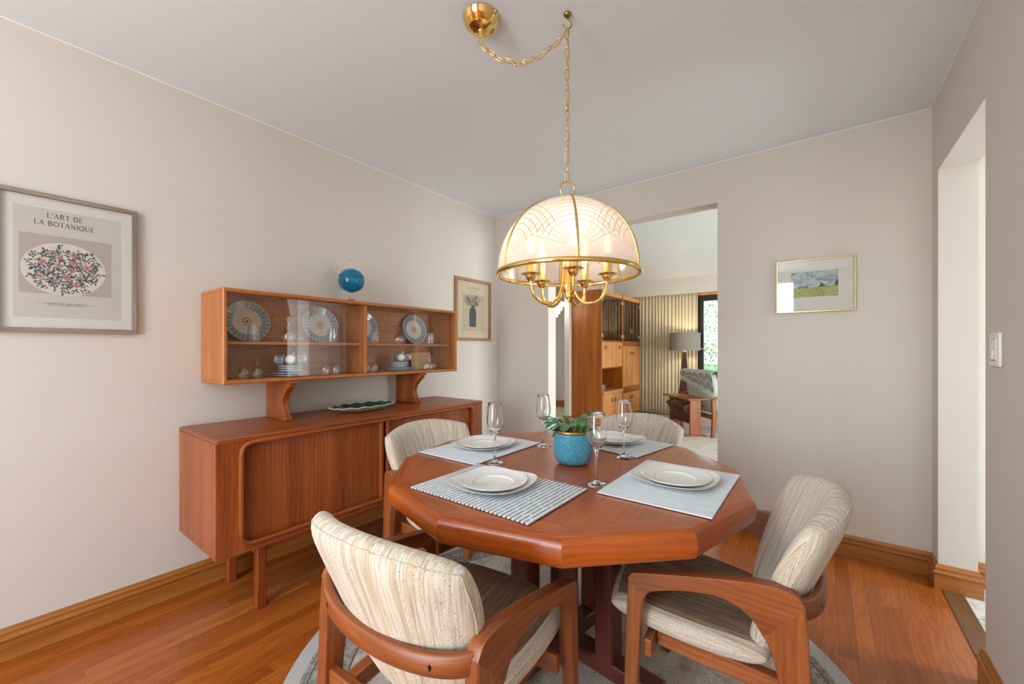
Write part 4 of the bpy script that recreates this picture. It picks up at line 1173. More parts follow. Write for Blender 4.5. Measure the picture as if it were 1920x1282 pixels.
# ------------------------------------------------------------------ pictures
M_mat = simple('picture_mat', rgb(232, 230, 224), .7)
def frame_y(parent, y0, y1, z0, z1, w, d, mat, X):
    """four mitred frame rails in the plane x = X (wall on -x side), local to parent"""
    out = [(y0, z0), (y1, z0), (y1, z1), (y0, z1)]; inn = [(y0 + w, z0 + w), (y1 - w, z0 + w), (y1 - w, z1 - w), (y0 + w, z1 - w)]
    for i in range(4):
        j = (i + 1) % 4
        mb = MB(g=1 if i % 2 == 0 else 2)
        mb.prism([out[i], out[j], inn[j], inn[i]], lambda a, b, t: (t, a, b), X, X + d)
        mb.build('frame_rail', mat, parent, bevel=.0015, seg=2)
# minimal serif alphabet : strokes in a unit box (x 0..w, y 0..1); kind t = thick, h = hair
def arc(cx, cy, rx, ry, a0, a1, n=10): return [(cx + rx * cos(radians(a0 + (a1 - a0) * i / n)), cy + ry * sin(radians(a0 + (a1 - a0) * i / n))) for i in range(n + 1)]
GL = {
 'L': (.62, [('t', [(.14, 0), (.14, 1)]), ('h', [(.02, 1), (.27, 1)]), ('h', [(.02, 0), (.56, 0)]), ('h', [(.56, 0), (.58, .22)])]),
 "'": (.22, [('t', [(.1, .98), (.07, .74)])]),
 'A': (.76, [('h', [(.10, 0), (.37, 1)]), ('t', [(.37, 1), (.66, 0)]), ('h', [(.2, .34), (.53, .34)]), ('h', [(0, 0), (.2, 0)]), ('h', [(.55, 0), (.76, 0)])]),
 'R': (.74, [('t', [(.14, 0), (.14, 1)]), ('h', [(.02, 1), (.34, 1)]), ('t', arc(.34, .76, .22, .24, 90, -90)), ('h', [(.14, .52), (.34, .52)]), ('t', [(.34, .52), (.64, 0)]), ('h', [(.02, 0), (.27, 0)]), ('h', [(.6, 0), (.74, 0)])]),
 'T': (.68, [('t', [(.34, 0), (.34, 1)]), ('h', [(.03, 1), (.65, 1)]), ('h', [(.03, 1), (.02, .8)]), ('h', [(.65, 1), (.66, .8)]), ('h', [(.22, 0), (.46, 0)])]),
 'D': (.80, [('t', [(.14, 0), (.14, 1)]), ('h', [(.02, 1), (.34, 1)]), ('t', arc(.34, .5, .38, .5, 90, -90, 14)), ('h', [(.02, 0), (.34, 0)])]),
 'E': (.66, [('t', [(.14, 0), (.14, 1)]), ('h', [(.02, 1), (.56, 1)]), ('h', [(.56, 1), (.58, .8)]), ('h', [(.14, .52), (.44, .52)]), ('h', [(.02, 0), (.58, 0)]), ('h', [(.58, 0), (.61, .22)])]),
 'B': (.70, [('t', [(.14, 0), (.14, 1)]), ('h', [(.02, 1), (.32, 1)]), ('t', arc(.32, .77, .21, .23, 90, -90)), ('h', [(.14, .54), (.34, .54)]), ('t', arc(.34, .27, .26, .27, 90, -90)), ('h', [(.02, 0), (.34, 0)])]),
 'O': (.84, [('t', arc(.41, .5, .36, .5, 60, 300, 16)), ('t', arc(.41, .5, .36, .5, -60, 60, 10))]),
 'N': (.82, [('h', [(.14, 0), (.14, 1)]), ('t', [(.14, 1), (.66, 0)]), ('h', [(.66, 0), (.66, 1)]), ('h', [(.02, 1), (.18, 1)]), ('h', [(.02, 0), (.26, 0)]), ('h', [(.54, 1), (.78, 1)])]),
 'I': (.30, [('t', [(.14, 0), (.14, 1)]), ('h', [(.02, 1), (.26, 1)]), ('h', [(.02, 0), (.26, 0)])]),
 'Q': (.84, [('t', arc(.41, .5, .36, .5, 60, 300, 16)), ('t', arc(.41, .5, .36, .5, -60, 60, 10)), ('h', [(.36, .08), (.6, -.18), (.82, -.2)])]),
 'U': (.80, [('t', [(.14, 1), (.14, .3)]), ('t', arc(.39, .3, .25, .3, 180, 270, 8)), ('h', arc(.39, .3, .25, .3, 270, 360, 8)), ('h', [(.64, .3), (.64, 1)]), ('h', [(.02, 1), (.27, 1)]), ('h', [(.53, 1), (.76, 1)])]),
 'F': (.62, [('t', [(.14, 0), (.14, 1)]), ('h', [(.02, 1), (.56, 1)]), ('h', [(.56, 1), (.58, .8)]), ('h', [(.14, .52), (.44, .52)]), ('h', [(.02, 0), (.27, 0)])]),
 'S': (.58, [('t', arc(.28, .75, .2, .25, 30, 250, 12)), ('t', arc(.28, .26, .22, .26, 80, -150, 12))]),
 'V': (.76, [('t', [(.10, 1), (.38, 0)]), ('h', [(.38, 0), (.66, 1)]), ('h', [(0, 1), (.2, 1)]), ('h', [(.56, 1), (.76, 1)])]),
 'G': (.82, [('t', arc(.41, .5, .36, .5, 40, 330, 18)), ('h', [(.5, .4), (.8, .4)]), ('t', [(.7, .4), (.7, .1)])]),
 'Y': (.74, [('t', [(.1, 1), (.37, .48)]), ('h', [(.64, 1), (.37, .48)]), ('t', [(.37, .48), (.37, 0)]), ('h', [(0, 1), (.22, 1)]), ('h', [(.54, 1), (.74, 1)]), ('h', [(.25, 0), (.49, 0)])]),
 'W': (1.0, [('t', [(.08, 1), (.28, 0)]), ('h', [(.28, 0), (.5, 1)]), ('t', [(.5, 1), (.72, 0)]), ('h', [(.72, 0), (.92, 1)])]),
 'K': (.74, [('t', [(.14, 0), (.14, 1)]), ('h', [(.14, .4), (.6, 1)]), ('t', [(.28, .56), (.66, 0)])]),
 ' ': (.34, []),
}
def letter(mb, txt, yc, z, hgt, X, sp=.1, thick=.13, hair=.06):
    tw = sum(GL[c][0] + sp for c in txt) - sp; y = yc - tw * hgt / 2
    for c in txt:
        w, st = GL[c]
        for k_, pts in st:
            th = (thick if k_ == 't' else hair) * hgt
            for i in range(len(pts) - 1):
                a = Vector((y + pts[i][0] * hgt, z + pts[i][1] * hgt)); b = Vector((y + pts[i+1][0] * hgt, z + pts[i+1][1] * hgt))
                d = (b - a); L = d.length
                if L < 1e-6: continue
                d /= L; nn = Vector((-d.y, d.x)) * th / 2
                if len(pts) > 2 or k_ == 't': a = a - d * th * .12; b = b + d * th * .12
                q = [a - nn, b - nn, b + nn, a + nn]
                mb.add([(X, p.x, p.y) for p in q], [(0, 1, 2, 3)])
        y += (w + sp) * hgt
def blob(mb, y, z, pts, X, mi=0):
    mb.add([(X, y + p[0], z + p[1]) for p in pts], [tuple(range(len(pts)))], None, mi)
def leafpts(L, W, ang):
    out = []
    for i in range(5): t_ = i / 4; out.append((t_ * L, W * sin(pi * t_)))
    for i in range(3, 0, -1): t_ = i / 4; out.append((t_ * L, -W * sin(pi * t_)))
    c, s = cos(ang), sin(ang); return [(p[0] * c - p[1] * s, p[0] * s + p[1] * c) for p in out]
# botanical poster
AX = XL
a1 = empty('botanical_poster', (AX, .237, 1.525)); tag(a1, 'botanical print with a round wreath of pink flowers in a weathered wood frame', 'picture')
frame_y(a1, -.202, .202, -.276, .276, .017, .022, M_greywood, 0)
MB().box(.001, .008, -.186, .186, -.260, .260).build('mat_board', M_mat, a1)
X = .0084
mb = MB()
mb.add([(X, -.152, -.218), (X, .150, -.218), (X, .150, .217), (X, -.152, .217)], [(0, 1, 2, 3)])
pap = mb.build('print_paper', simple('poster_paper', rgb(214, 210, 200), .7), a1)
X2 = X + .0004
mb = MB(); mb.add([(X2, -.138, -.122), (X2, .120, -.122), (X2, .120, .113), (X2, -.138, .113)], [(0, 1, 2, 3)]); mb.build('taupe_square', simple('poster_taupe', rgb(190, 178, 170), .7), pap)
yc0, zc_ = -.016, -.020
mb = MB(); blob(mb, yc0, zc_, [(.118 * cos(2*pi*i/48), .107 * sin(2*pi*i/48)) for i in range(48)], X2 + .0003); mb.build('round_ground', simple('poster_white', rgb(226, 220, 212), .7), pap)
lv = MB(); fl = MB(); rr = random.Random(21)
M_pl = [simple('print_leaf_dark', rgb(38, 50, 56), .7), simple('print_leaf_teal', rgb(62, 86, 92), .7), simple('print_leaf_slate', rgb(82, 92, 108), .7)]
M_pf = [simple('print_rose', rgb(190, 132, 126), .7), simple('print_blush', rgb(208, 168, 160), .7), simple('print_deep_rose', rgb(150, 88, 88), .7)]
for k in range(250):
    q = k * 2.39996; r_ = sqrt((k + .5) / 250); y = yc0 + .098 * r_ * cos(q); z_ = zc_ + .088 * r_ * sin(q)
    an = rr.uniform(0, 2*pi); m_ = rr.choice((0, 0, 1, 1, 2))
    for j in range(rr.randint(2, 4)):
        blob(lv, y + cos(an) * j * .0055, z_ + sin(an) * j * .0055, leafpts(rr.uniform(.009, .014), .0022, an + rr.choice((-.7, .7))), X2 + .0004 + .000001 * k, m_)
for k in range(15):
    q = k * 2.4; r_ = sqrt((k + .5) / 15) * .9; y = yc0 + .094 * r_ * cos(q); z_ = zc_ + .084 * r_ * sin(q); R_ = rr.uniform(.007, .0125)
    for j in range(5):
        an = 2*pi*j/5 + q; blob(fl, y, z_, leafpts(R_ * 1.25, R_ * .42, an), X2 + .0008 + .000004 * k, rr.choice((0, 1)))
    blob(fl, y, z_, [(R_ * .3 * cos(2*pi*i/8), R_ * .3 * sin(2*pi*i/8)) for i in range(8)], X2 + .0010, 2)
lv.build('printed_leaves', M_pl, pap); fl.build('printed_flowers', M_pf, pap)
mb = MB(); Xt = X + .0005
letter(mb, "L'ART DE", -.0155, .183, .0185, Xt, .09); letter(mb, 'LA BOTANIQUE', -.0155, .151, .0185, Xt, .09)
mb.build('title_lettering', simple('print_maroon', rgb(92, 60, 62), .7), pap)
mb = MB(); letter(mb, 'FLEURS SUR UNE ASSIETTE', -.012, -.164, .0068, Xt, .12, .16, .1)
mb.add([(Xt, -.064, -.1685), (Xt, .036, -.1685), (Xt, .036, -.1675), (Xt, -.064, -.1675)], [(0, 1, 2, 3)])
for y in (-.100, .046): mb.add([(Xt, y, -.161), (Xt, y + .028, -.161), (Xt, y + .028, -.1604), (Xt, y, -.1604)], [(0, 1, 2, 3)])
mb.build('caption_lettering', simple('print_grey', rgb(88, 92, 90), .7), pap)
MB().box(.0125, .0138, -.187, .187, -.261, .261).build('glass_pane', M_picglass, a1)
# vase print
a2 = empty('vase_print', (AX, 2.677, 1.530)); tag(a2, 'print of flowers in a dark blue vase, tan frame right of the hutch', 'picture')
frame_y(a2, -.232, .232, -.273, .273, .026, .020, M_tanwood, 0)
MB().box(.001, .0075, -.21, .21, -.25, .25).build('print_paper', simple('cream_paper', rgb(222, 206, 178), .7), a2)
X = .0078
mb = MB(); mb.add([(X, -.140, -.19), (X, .148, -.19), (X, .148, .136), (X, -.140, .136)], [(0, 1, 2, 3)]); pb = mb.build('tinted_panel', simple('print_sand', rgb(206, 188, 158), .7), a2)
mb = MB(); vp = rounded([(-.046, -.150), (.040, -.150), (.044, -.06), (.040, .0), (.018, .028), (-.020, .028), (-.044, .0), (-.048, -.06)], .012, 3)
blob(mb, -.006, 0, vp, X + .0006); mb.build('printed_vase', simple('print_navy', rgb(52, 66, 84), .7), pb)
mb = MB(); rr = random.Random(4)
for k in range(15):
    an = radians(20 + 140 * k / 14) + rr.uniform(-.1, .1); L = rr.uniform(.06, .165)
    p0 = Vector((-.006, .026)); p1 = p0 + Vector((cos(an) * L * .9, sin(an) * L * .62 + .012)); d = (p1 - p0).normalized(); nn = Vector((-d.y, d.x)) * .0014
    mb.add([(X + .0007, *(p0 - nn)), (X + .0007, *(p1 - nn)), (X + .0007, *(p1 + nn)), (X + .0007, *(p0 + nn))], [(0, 1, 2, 3)])
    for j in range(3): blob(mb, *(p0 + (p1 - p0) * (.45 + .2 * j)), leafpts(rr.uniform(.016, .026), .0034, an + rr.choice((-.7, .7))), X + .0008, 0)
    R_ = rr.uniform(.010, .019)
    for j in range(8):
        a_ = 2 * pi * j / 8; blob(mb, p1.x + R_ * cos(a_), p1.y + R_ * sin(a_), leafpts(R_ * .8, .0024, a_ + 1.7), X + .0008, 1)
mb.build('printed_flowers', [simple('print_charcoal', rgb(84, 84, 76), .7), simple('print_ash', rgb(128, 124, 110), .7)], pb)
mb = MB(); letter(mb, 'GALLERY WORK', .0, .185, .016, X, .1, .13, .07); letter(mb, 'VASE BLEU', .0, .157, .016, X, .1, .13, .07)
mb.add([(X, -.065, -.2115), (X, .065, -.2115), (X, .065, -.2095), (X, -.065, -.2095)], [(0, 1, 2, 3)])
mb.build('title_lettering', simple('print_fawn', rgb(150, 134, 112), .7), a2)
MB().box(.0115, .0128, -.21, .21, -.25, .25).build('glass_pane', M_picglass, a2)
# landscape watercolour on the back wall
a3 = empty('landscape_watercolour', (-.0325, YB, 1.5605)); tag(a3, 'small watercolour of a green field in a thin gold frame', 'picture')
for (x0, x1, z0, z1, g) in ((-.1885, .1885, -.157, -.1505, 0), (-.1885, .1885, .1505, .157, 0), (-.1885, -.182, -.1505, .1505, 2), (.182, .1885, -.1505, .1505, 2)):
    MB(g=g).box(x0, x1, -.016, -.0005, z0, z1).build('frame_rail', M_gold, a3, bevel=.0015)
MB().box(-.183, .183, -.008, -.001, -.152, .152).build('mat_board', simple('white_mat', rgb(226, 226, 222), .7), a3)
def mk_water():
    t = NT('watercolour'); s = t.sep(t.uv()); u, v = s[0], s[1]
    n = t.noise(t.comb(t.mul(u, 3.0), t.mul(v, 5.5)), 1, 4, .6, 1.2)
    sky = t.ramp(n, [(.34, rgb(116, 140, 160)), (.47, rgb(156, 176, 190)), (.56, rgb(204, 212, 216)), (.66, rgb(168, 184, 196))])
    g = t.noise(t.comb(t.mul(u, 7.0), t.mul(v, 9.0)), 1, 3, .6)
    grass = t.ramp(g, [(.35, rgb(120, 150, 70)), (.5, rgb(164, 184, 96)), (.65, rgb(190, 176, 70))])
    row = t.math('SINE', t.math('DIVIDE', t.mul(t.math('SUBTRACT', u, .66), 26.0), t.math('SUBTRACT', .46, v)))
    rk = t.math('MULTIPLY', t.math('GREATER_THAN', row, .55), t.math('LESS_THAN', t.math('ABSOLUTE', t.math('SUBTRACT', u, .58)), .17))
    grass = t.mix(t.mul(rk, .7), grass, rgb(104, 104, 60))
    return t.done(t.bsdf(t.mix(t.math('LESS_THAN', v, t.add(.36, t.mul(u, .06))), sky, grass), .7))
mb = MB(); mb.add([(-.1145, -.0083, -.0675), (.1105, -.0083, -.0675), (.1105, -.0083, .0835), (-.1145, -.0083, .0835)], [(0, 1, 2, 3)], [[(0, 0), (1, 0), (1, 1), (0, 1)]])
wp = mb.build('painting', mk_water(), a3)
mb = MB(); rr = random.Random(8)
for (u0, w_, h_) in ((.05, .03, .03), (.18, .06, .045), (.23, .03, .055), (.30, .04, .05), (.36, .03, .06), (.66, .06, .09), (.70, .05, .06), (.62, .04, .04), (.98, .05, .13), (.95, .04, .09)):
    x = -.1145 + .225 * u0; z_ = -.0675 + .151 * (.36 + .06 * u0)
    pts = [(min(.1105 - x, max(-.1145 - x, .225 * w_ / 1.6 * cos(a_) * rr.uniform(.75, 1.1))), .151 * h_ * (.9 + sin(a_) * rr.uniform(.7, 1.1)) - .004) for a_ in [2 * pi * i / 12 for i in range(12)]]
    mb.add([(x + p[0], -.0086, z_ + p[1]) for p in pts[::1]], [tuple(range(12))])
mb.build('painted_trees', simple('paint_dark_green', rgb(58, 70, 52), .7), wp)
MB().box(-.183, .183, -.0130, -.0118, -.152, .152).build('glass_pane', M_picglass, a3)
# ------------------------------------------------------------------ living room
UX = -2.67
def handle_sq(par, base, y, z, X, w=.034, h=.042):
    mb = MB(); t_ = .006
    for (y0, y1, z0, z1) in ((y - w/2, y + w/2, z - h/2, z - h/2 + t_), (y - w/2, y + w/2, z + h/2 - t_, z + h/2), (y - w/2, y - w/2 + t_, z - h/2, z + h/2), (y + w/2 - t_, y + w/2, z - h/2, z + h/2)):
        mb.box(X, X + .006, y0, y1, z0, z1)
    part(mb, base, 'handle', M_dark, par)
    return par
def unit_common(r, b, y0, y1, H=2.105, xb=-3.18):
    part(MB(g=2).box(xb, UX, y0, y0 + .02, 0, H), b, 'side_panel', M_unit_side, r, bevel=.002)
    part(MB(g=2).box(xb, UX, y1 - .02, y1, 0, H), b, 'side_panel', M_unit_side, r, bevel=.002)
    part(MB(g=1).box(xb, UX - .005, y0 + .02, y1 - .02, H - .075, H - .012), b, 'top_rail', M_unit, r, bevel=.002)
    part(MB(g=1).box(xb, xb + .01, y0 + .02, y1 - .02, .06, H - .08), b, 'back_panel', M_unit_side, r)
    part(MB(g=1).box(xb + .01, UX - .02, y0 + .02, y1 - .02, 0, .06), b, 'plinth', M_unit_dark, r)
def smoked_doors(r, b, y0, y1, z0, z1):
    ym_ = (y0 + y1) / 2
    for k, (a, c) in enumerate(((y0, ym_ - .002), (ym_ + .002, y1))):
        g = part(MB().box(UX - .009, UX - .003, a + .003, c - .003, z0, z1), b, 'smoked_glass_door', M_smoke, r)
        yh = a + .02 if k == 0 else c - .02
        for zz in (z0 + .07, z1 - .07): part(MB().box(UX - .012, UX + .001, yh - .020, yh + .020, zz - .030, zz + .030), b, 'hinge', M_gold, g, bevel=.002)
        yk = c - .05 if k == 0 else a + .05
        mb = MB()
        for (q0, q1, w0, w1) in ((-.026, .026, -.036, -.026), (-.026, .026, .026, .036), (-.026, -.018, -.026, .026), (.018, .026, -.026, .026)): mb.box(UX - .004, UX + .004, yk + q0, yk + q1, z0 + .17 + w0, z0 + .17 + w1)
        part(mb, b, 'handle', M_gold, g)
b = Vector((-2.92, 6.19, 0)); r = empty('wall_unit', b); tag(r, 'tall teak wall unit with an open niche and drop front, nearer of the pair', 'wall unit', 'teak wall units in the living room')
unit_common(r, b, 5.775, 6.612)
smoked_doors(r, b, 5.795, 6.592, 1.326, 2.028)
part(MB(g=1).box(-3.17, UX - .02, 5.795, 6.592, 1.305, 1.323), b, 'shelf', M_unit_side, r)
part(MB(g=1).box(-3.17, UX - .03, 5.797, 6.590, 1.66, 1.668), b, 'glass_shelf', M_winglass, r)
d = part(MB(g=2).box(UX - .02, UX - .001, 5.800, 6.588, .898, 1.300), b, 'drop_front', M_unit, r, bevel=.003)
for y in (5.92, 6.47): handle_sq(d, b, y, 1.215, UX - .001, .05, .055)
part(MB(g=1).box(-3.17, UX - .02, 5.795, 6.592, .878, .895), b, 'shelf', M_unit_side, r)
part(MB(g=1).box(-3.17, UX + .035, 5.797, 6.560, .475, .530), b, 'counter', M_unit, r, bevel=.005)
ym_ = 6.19
for k, (a, c) in enumerate(((5.80, ym_ - .002), (ym_ + .002, 6.55))):
    d = part(MB(g=2).box(UX - .004, UX + .014, a, c, .065, .470), b, 'door', M_unit, r, bevel=.002)
    handle_sq(d, b, c - .06 if k == 0 else a + .06, .375, UX + .014, .05, .06)
b2 = Vector((-2.92, 7.02, 0)); r = empty('wall_unit', b2); tag(r, 'tall teak wall unit with four cupboard doors, farther one beside the curtain', 'wall unit', 'teak wall units in the living room')
unit_common(r, b2, 6.614, 7.430)
smoked_doors(r, b2, 6.634, 7.410, 1.326, 2.028)
part(MB(g=1).box(-3.17, UX - .004, 6.634, 7.410, 1.245, 1.322), b2, 'mid_rail', M_unit_dark, r, bevel=.002)
part(MB(g=1).box(-3.17, UX - .03, 6.636, 7.408, 1.66, 1.668), b2, 'glass_shelf', M_winglass, r)
part(MB(g=1).box(-3.17, UX - .001, 6.634, 7.410, .440, .535), b2, 'mid_rail', M_unit_dark, r, bevel=.002)
for (z0, z1, zh) in ((.540, 1.240, 1.115), (.065, .436, .345)):
    for k, (a, c) in enumerate(((6.636, 7.020), (7.024, 7.408))):
        d = part(MB(g=2).box(UX - .02, UX - .001, a, c, z0, z1), b2, 'door', M_unit, r, bevel=.002)
        handle_sq(d, b2, c - .055 if k == 0 else a + .055, zh, UX - .001, .045, .055)
tw = MB().lathe([(.0001, .0), (.034, .0), (.037, .09), (.035, .09), (.032, .012), (.0001, .010)], 20).build('glass_tumbler', M_thin, angle=50)
for i, (x, y, l) in enumerate(((-2.72, 5.90, 'cut glass tumbler in the wall unit niche, the nearer one'), (-2.74, 6.00, 'cut glass tumbler in the wall unit niche, the farther one'))):
    o = tw if i == 0 else copy_tree(tw); o.location = (x, y, .5305); tag(o, l, 'tumbler', 'tumblers on the wall unit counter')
ob = empty('table_clock', (-2.78, 6.02, 1.324)); tag(ob, 'small round cream clock behind the smoked glass of the nearer wall unit', 'clock')
MB().lathe([(.0001, .012), (.058, .012), (.064, .008), (.064, -.012), (.0001, -.012)], 28, M=Matrix.Translation((0, 0, .066)) @ Matrix.Rotation(radians(90), 4, 'Y')).build('case', simple('clock_cream', rgb(196, 186, 160), .5), ob, angle=40)
MB().box(-.02, .02, -.04, .04, 0, .012).build('foot', M_unit, ob)

# curtain
def mk_curt():
    t = NT('cream_drape'); o = t.sep(t.obj()); n = t.noise(t.comb(t.mul(o[0], 400.0), t.mul(o[2], 60.0)), 1, 2, .5)
    c = t.mix(t.mul(n, .4), rgb(232, 222, 196), rgb(212, 198, 166))
    tl = t.n('ShaderNodeBsdfTranslucent'); t.set(tl, 'Color', rgb(236, 222, 186))
    mx = t.n('ShaderNodeMixShader'); t.set(mx, 0, .35); t.t.links.new(t.bsdf(c, .9), mx.inputs[1]); t.t.links.new(tl.outputs[0], mx.inputs[2])
    return t.done(mx.outputs[0])
cx0, cx1 = -3.16, -1.695
def cf(u, v):
    x = cx0 + (cx1 - cx0) * u; ph = 2 * pi * 25 * u + .9 * sin(u * 23); am = .014 * (.55 + .45 * (1 - v)) * (1 + .25 * sin(u * 41))
    return Vector((x + .012 * sin(ph * 2 + 1) * (1 - .4 * v), 7.54 + am * sin(ph), .015 + (2.185 - .015) * v))
cu_ = MB().grid(cf, 420, 16).build('curtain', mk_curt(), angle=180); tag(cu_, 'long pleated cream curtain beside the living room window', 'curtain')
sm = cu_.modifiers.new('thick', 'SOLIDIFY'); sm.thickness = .003
# venetian blind in the window
bl = empty('venetian_blind', (-.6, 7.70, 2.03)); tag(bl, 'white venetian blind lowered across the living room window behind the black frame', 'blind')
mb = MB()
for k in range(66):
    z_ = -1.60 + k * .0242; mb.box(-1.02, 2.12, -.009, .009, z_ - .0005, z_ + .0005, M=None)
mb.build('slats', simple('blind_white', rgb(232, 232, 226), .5), bl)
MB().box(-1.02, 2.12, -.015, .015, -.015, .02).build('head_rail', M_plastic, bl)
for x in (-.93, -.1, .9, 1.9): MB().tube([(x, 0, -.015), (x, 0, -1.60)], .0012, 5).build('ladder_cord', M_plastic, bl)

# floor lamp
fl_ = empty('floor_lamp', (-1.81, 7.13, 0)); tag(fl_, 'floor lamp with a grey drum shade in front of the curtain', 'lamp')
M_walnut = wood('walnut', rgb(52, 22, 16), rgb(84, 38, 28), rgb(112, 56, 42), .35)
mb = MB(g=2)
for k in range(3):
    a = radians(30 + 120 * k)
    mb.v += []
    t0 = Vector((cos(a), sin(a), 0)); s0 = Vector((-sin(a), cos(a), 0))
    vs = []
    for z_, w_, o_ in ((.0, .085, .100), (1.14, .020, .022)):
        vs += [t0 * (o_ - .012) + s0 * -w_ + Vector((0, 0, z_)), t0 * (o_ + .0) + s0 * -w_ + Vector((0, 0, z_)), t0 * o_ + s0 * w_ + Vector((0, 0, z_)), t0 * (o_ - .012) + s0 * w_ + Vector((0, 0, z_))]
    mb.add(vs, [(0, 1, 2, 3)[::-1], (4, 5, 6, 7), (0, 1, 5, 4), (1, 2, 6, 5), (2, 3, 7, 6), (3, 0, 4, 7)])
mb.build('base', M_walnut, fl_, bevel=.003)
MB().lathe([(.0001, 1.12), (.014, 1.12), (.016, 1.15), (.010, 1.17), (.010, 1.21), (.0001, 1.21)], 20).build('neck', M_brass, fl_, angle=40)
MB().lathe([(.0001, 1.205), (.02, 1.22), (.03, 1.26), (.02, 1.30), (.0001, 1.315)], 20).build('bulb', simple('lamp_bulb_white', rgb(250, 244, 232), .3), fl_, angle=80)
M_shade2 = NT('grey_drum_shade')
tl = M_shade2.n('ShaderNodeBsdfTranslucent'); M_shade2.set(tl, 'Color', rgb(170, 160, 140))
mx = M_shade2.n('ShaderNodeMixShader'); M_shade2.set(mx, 0, .15); M_shade2.t.links.new(M_shade2.bsdf(rgb(146, 142, 130), .9), mx.inputs[1]); M_shade2.t.links.new(tl.outputs[0], mx.inputs[2])
M_shade2 = M_shade2.done(mx.outputs[0])
MB().lathe([(.243, 1.165), (.240, 1.455), (.237, 1.455), (.240, 1.165)], 48, closed=True).build('lamp_shade', M_shade2, fl_, angle=50)
MB().tube([(.238 * cos(q), .238 * sin(q), 1.20) for q in (0, pi)], .002, 6).build('shade_spider', M_brass_dull, fl_)
pl_ = bpy.data.lights.new('floor_lamp_light', 'POINT'); pl_.energy = L_LAMP; pl_.color = (1, .78, .5); pl_.shadow_soft_size = .03
lo = bpy.data.objects.new('floor_lamp_light', pl_); COL.objects.link(lo); lo.location = (-1.81, 7.13, 1.345)

# side table with a magazine rack
e1 = Vector((-.70, .714, 0)); e2 = Vector((.714, .70, 0)); an = atan2(e1.y, e1.x)
tc = Vector((-1.555, 6.105, 0))
st_ = empty('side_table', tc, an); tag(st_, 'narrow teak side table with a slatted magazine sling beneath', 'side table')
MB(g=0).box(-.345, .345, -.148, .148, .497, .517).build('tabletop', M_chair, st_, bevel=.006)
for s in (-1, 1):
    x = s * .27 - .0
    MB(g=2).box(x - .012, x + .012, -.078, .078, .018, .497).build('leg', M_chair, st_, bevel=.002)
    MB(g=1).box(x - .02, x + .02, -.140, .140, 0, .018).build('foot', M_chair, st_, bevel=.003)
for s in (-1, 1):     # V shaped sling of slats
    mb = MB(g=2)
    for k in range(7):
        x = -.22 + .44 * k / 6
        mb.tube([(x, s * .02, .16), (x, s * .13, .40)], 1.0, rect=(.022, .008), up=(1, 0, 0))
    mb.tube([(-.25, s * .135, .405), (.25, s * .135, .405)], 1.0, rect=(.02, .022), up=(0, 0, 1))
    mb.tube([(-.25, s * .022, .165), (.25, s * .022, .165)], 1.0, rect=(.02, .022), up=(0, 0, 1))
    mb.build('rack_side', M_darkteak, st_, angle=50)
for s in (-1, 1): MB().tube([(s * .255, -.135, .405), (s * .255, 0, .455), (s * .255, .135, .405)], 1.0, rect=(.018, .02), up=(1, 0, 0)).build('rack_brace', M_darkteak, st_, angle=50)

# easy chair seen from behind with a throw
def mk_plain(name, a, b_):
    t = NT(name); n = t.noise(t.obj(), 160, 2, .6); return t.done(t.bsdf(t.mix(n, a, b_), .95, 0, t.bump(n, .3, .002)))
M_upho = mk_plain('pale_grey_upholstery', rgb(176, 184, 178), rgb(206, 210, 200))
p0 = Vector((-1.14, 5.93, 0)) + e2 * .075 + e1 * .05; p1 = p0 + e1 * .74
ez = empty('easy_chair', (p0 + p1) / 2, an); tag(ez, 'grey upholstered easy chair seen from behind beyond the side table', 'armchair')
# local x along e1 (to the left, away), local y = into the seat = e1 rotated +90 -> (-.714,-.7); the seat lies on -y
def emid(u, v):
    t_ = (v + 1) / 2; return (u * .34, -.06 + .10 * (t_ - .4), .285 + .585 * t_)
cushion(emid, .17, 20, 20, 6, 2.2, .25, (.3, .3), lambda u, v: (0, 1, -.15)).build('back_cushion', M_upho, ez, weld=True, angle=180)
cushion(lambda u, v: (u * .31, -.38 + v * .30, .36 - .03 * v), .16, 18, 18, 6, 2.2, .25, (.3, .3), lambda u, v: (0, 0, 1)).build('seat_cushion', M_upho, ez, weld=True, angle=180)
for s in (-1, 1):
    x = s * .385
    MB(g=2).prism([(.04, 0), (.085, 0), (.075, .30), (.085, .50), (.05, .53), (.02, .50), (.022, .30)], lambda a, b_, t: (t, a, b_), x - .019, x + .019).build('rear_leg', M_chair, ez, bevel=.006)
    MB(g=2).prism([(-.66, 0), (-.62, 0), (-.60, .50), (-.66, .50)], lambda a, b_, t: (t, a, b_), x - .019, x + .019).build('front_leg', M_chair, ez, bevel=.006)
    MB(g=1).tube(spline([(x, .05, .515), (x, -.25, .55), (x, -.66, .52)], 5), 1.0, rect=(.05, .028), up=(0, 0, 1)).build('armrest', M_chair, ez, angle=50)
MB(g=0).box(-.37, .37, .03, .06, .235, .30).build('rear_rail', M_chair, ez, bevel=.006)
for s in (-1, 1): MB(g=1).box(s * .385 - .012, s * .385 + .012, -.62, .04, .235, .30).build('side_rail', M_chair, ez, bevel=.004)
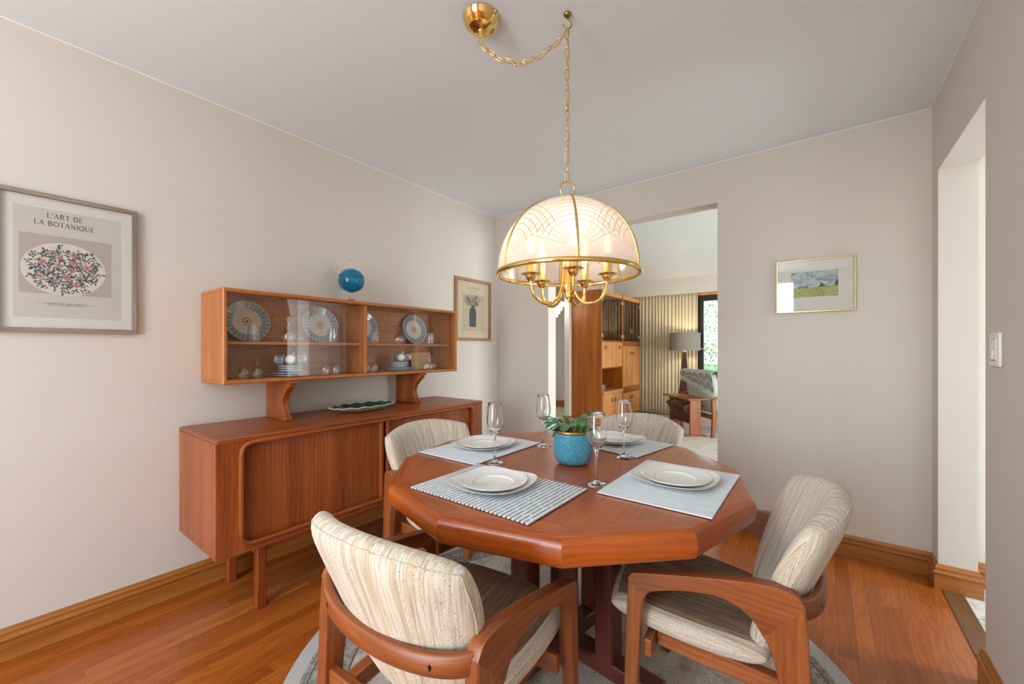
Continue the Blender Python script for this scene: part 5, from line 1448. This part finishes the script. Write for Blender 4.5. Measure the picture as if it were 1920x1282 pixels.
def mk_throw():
    t = NT('woven_throw'); s = t.sep(t.uv()); n = t.noise(t.comb(t.mul(s[0], 7.0), t.mul(s[1], 7.0)), 1, 1, .5)
    z = t.math('PINGPONG', t.add(t.mul(s[0], 8.0), t.mul(n, .8)), .6); k = t.math('GREATER_THAN', t.math('SINE', t.mul(t.add(z, t.mul(s[1], 5.0)), 5.5)), .25)
    f = t.noise(t.comb(t.mul(s[0], 180.0), t.mul(s[1], 180.0)), 1, 2, .5)
    c = t.mix(k, rgb(136, 144, 144), rgb(178, 184, 178))
    return t.done(t.bsdf(t.mix(t.mul(f, .4), c, rgb(204, 208, 200)), .95, 0, t.bump(f, .5, .003)))
M_throw = mk_throw()
th_ = empty('throw_blanket', (p0 + p1) / 2, an); tag(th_, 'grey patterned fringed throw draped over the back of the easy chair', 'blanket')
def edge_z(x): return .60 + .30 * (x + .36) / .72 * .62          # lower hem climbs to the left
def thf(u, v):
    x = -.40 + .78 * u; hem = edge_z(x)
    if v < .7:
        t_ = v / .7; z_ = hem + (.845 - hem) * t_; tt = (z_ - .285) / .585
        y = -.06 + .10 * (tt - .4) + .101 + .004 * sin(x * 22) * (1 - t_)
    else:
        q = (v - .7) / .3 * pi; y = .0 + .001 + .100 * cos(q) * 1.0 - .0; z_ = .845 + .050 * sin(q) - (.16 * max(0, (v - .85) / .15))
        y = y - .0
    return Vector((x, y, z_))
o = MB().grid(thf, 40, 40, uvf=lambda u, v: (u * .8, v * .6)).build('cloth', M_throw, th_, angle=180)
sm = o.modifiers.new('thick', 'SOLIDIFY'); sm.thickness = .008; sm.offset = 1
mb = MB(); rr = random.Random(2)
for k in range(70):
    u = k / 69; p = thf(u, 0); d_ = Vector((rr.uniform(-.02, .02) - .01, .004, -rr.uniform(.05, .075)))
    mb.tube([p + Vector((0, .006, .006)), p + d_ * .5 + Vector((0, .010, 0)), p + d_ + Vector((0, .010, 0))], [.004, .0036, .002], 5)
mb.build('fringe', simple('throw_fringe', rgb(200, 204, 196), .95), th_, angle=80)

# crystal ceiling light in the hall beyond
M_cry = NT('lit_crystal'); em = M_cry.n('ShaderNodeEmission'); M_cry.set(em, 'Color', (1, .95, .86, 1)); M_cry.set(em, 'Strength', 3.2); M_cry = M_cry.done(em.outputs[0])
cr = empty('crystal_pendant', (-3.30, 5.42, ZC)); tag(cr, 'lit tiered crystal ceiling light in the hall beyond the living room wall', 'ceiling light')
MB().lathe([(.0001, -.0005), (.07, -.0005), (.065, -.03), (.012, -.04), (.012, -.52), (.0001, -.52)], 24).build('stem', M_brass, cr, angle=40)
for k, (rad, z_) in enumerate(((.15, -.56), (.115, -.62), (.08, -.675), (.05, -.725))):
    mb = MB(); nn = int(rad * 150)
    for i in range(nn):
        a = 2 * pi * i / nn; mb.box(rad * cos(a) - .010, rad * cos(a) + .010, rad * sin(a) - .010, rad * sin(a) + .010, z_ - .034, z_ + .03)
    mb.build('crystal_tier', M_cry, cr)
